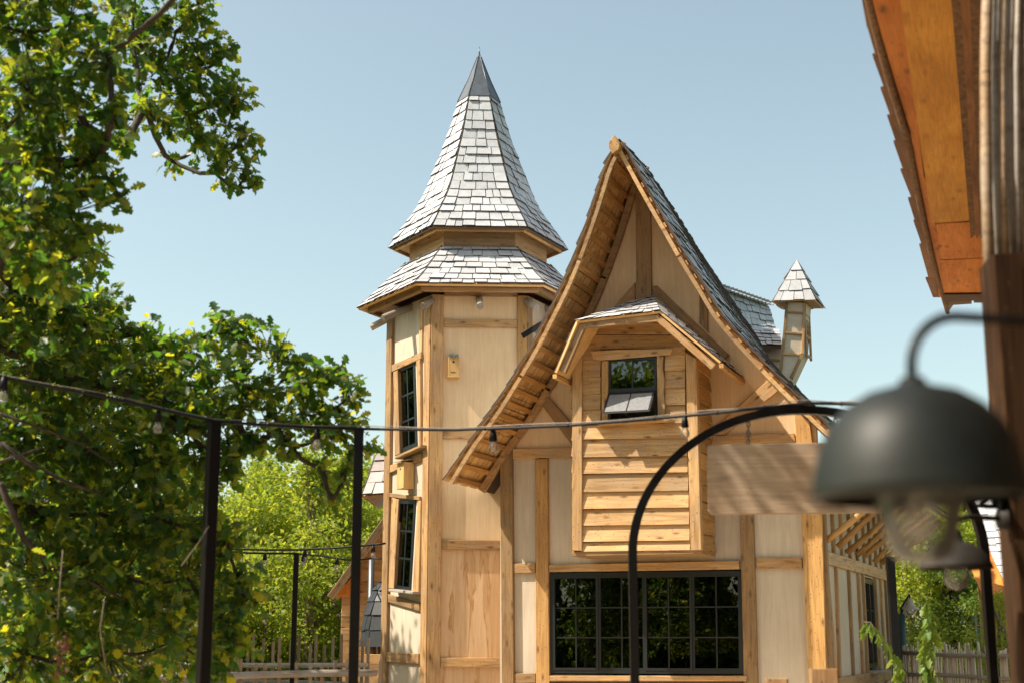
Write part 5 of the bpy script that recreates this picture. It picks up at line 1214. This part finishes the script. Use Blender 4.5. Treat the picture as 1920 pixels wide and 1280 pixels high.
for i in range(1, len(zy)):
    slab('eave_shingle', [cv(xtl[i - 1], zy[i - 1]), cv(xbl[i], zy[i]), cv(xbl[i] + 60, zy[i]), cv(xtl[i - 1] + 60, zy[i - 1])], ZS + .08 + .002 * (i % 2), .018, M_SHE)
# the roof above the eave
ea, eb = onz(1592, -160, ZS + .11), onz(1775, 590, ZS + .11); ud = (eb - ea); rd = Vector((ud.y, -ud.x, 0)).normalized()
obj('roof_slope', [ea, eb, eb + rd * 2.4 + Z * 3.2, ea + rd * 2.4 + Z * 3.2] + [p + Z * .06 for p in (ea, eb, eb + rd * 2.4 + Z * 3.2, ea + rd * 2.4 + Z * 3.2)], [(0, 1, 2, 3), (7, 6, 5, 4), (0, 4, 5, 1), (1, 5, 6, 2), (2, 6, 7, 3), (3, 7, 4, 0)], M_SHE, nb)
# inner fascia planks with waney edges
M_DARKO = wood('dark_orange_board', (.34, .15, .05), (.16, .06, .02), knots=.5)  # dark orange-brown board wood
for x0, x1, x2, x3_, zz_, m in ((1788, 1806, 1829, 1820, ZS - .05, M_BARKW), (1807, 1826, 1838, 1830, ZS - .08, M_DARKO), (1827, 1856, 1850, 1838, ZS - .10, M_BARKW)):
    slab('wall_plate', [(x0 - 14, -120), (x1 - 8, -120), (x2, 440), (x3_, 448)], zz_, .12, m)
# wall of upright boards running back, its far corner against the trees
wl_ = lambda Y: 4.9 - .318 * (13.9 - Y)
NW = Frame(Vector((wl_(1.5), 1.5, 0)), Vector((.318, 1, 0)), Vector((-1, .318, 0)))
M_BROWNW = wood('shade_darkened_upright_board', (.055, .028, .013), (.014, .007, .003), knots=.5, vary=.25)  # base colour darkened to carry the shade on post and wall
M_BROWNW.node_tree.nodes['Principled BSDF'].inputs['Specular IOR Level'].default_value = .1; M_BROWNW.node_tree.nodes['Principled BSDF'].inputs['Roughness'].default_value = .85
for i in range(58):
    a0 = i * .225
    if NW.w(a0, 0).y > 13.6: break
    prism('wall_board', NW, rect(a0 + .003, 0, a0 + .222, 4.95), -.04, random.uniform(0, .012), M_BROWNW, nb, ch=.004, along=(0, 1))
# thick post with fluted weathered boards above it
pb = at(1962, 1193, 5.5); pt_ = 1.65 + 5.5 * math.tan(R(15.3))
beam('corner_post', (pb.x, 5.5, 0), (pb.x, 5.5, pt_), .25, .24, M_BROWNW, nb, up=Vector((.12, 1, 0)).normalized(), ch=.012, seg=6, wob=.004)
M_PLANKG = wood('sunbleached_board', (.58, .42, .25), (.16, .09, .045), knots=.4, grey=.4, greyc=(.5, .46, .4), streak=22, vary=.5)
for i, (xa, xb_, w, m) in enumerate(((1857, 1858, .060, M_PLANKG), (1876, 1876, .036, M_GREYWOOD), (1889, 1889, .028, M_PLANKG), (1902, 1902, .034, M_GREYWOOD), (1915, 1915, .028, M_GREYWOOD), (1928, 1928, .036, M_PLANKG), (1944, 1944, .04, M_GREYWOOD), (1961, 1961, .04, M_GREYWOOD))):
    Yb = 5.62 + .03 * (i % 2)
    pts = [at(xa, -260, Yb), at(lerp(xa, xb_, .3) - 9, 120, Yb - .02), at(lerp(xa, xb_, .6) - 8, 330, Yb - .04), at(xb_, (590, 560, 540, 530, 520, 515, 510, 510)[i], Yb)]
    o = tube('fluted_board', pts, [w * random.uniform(.36, .52) for _ in range(4)], m, nb, n=7)
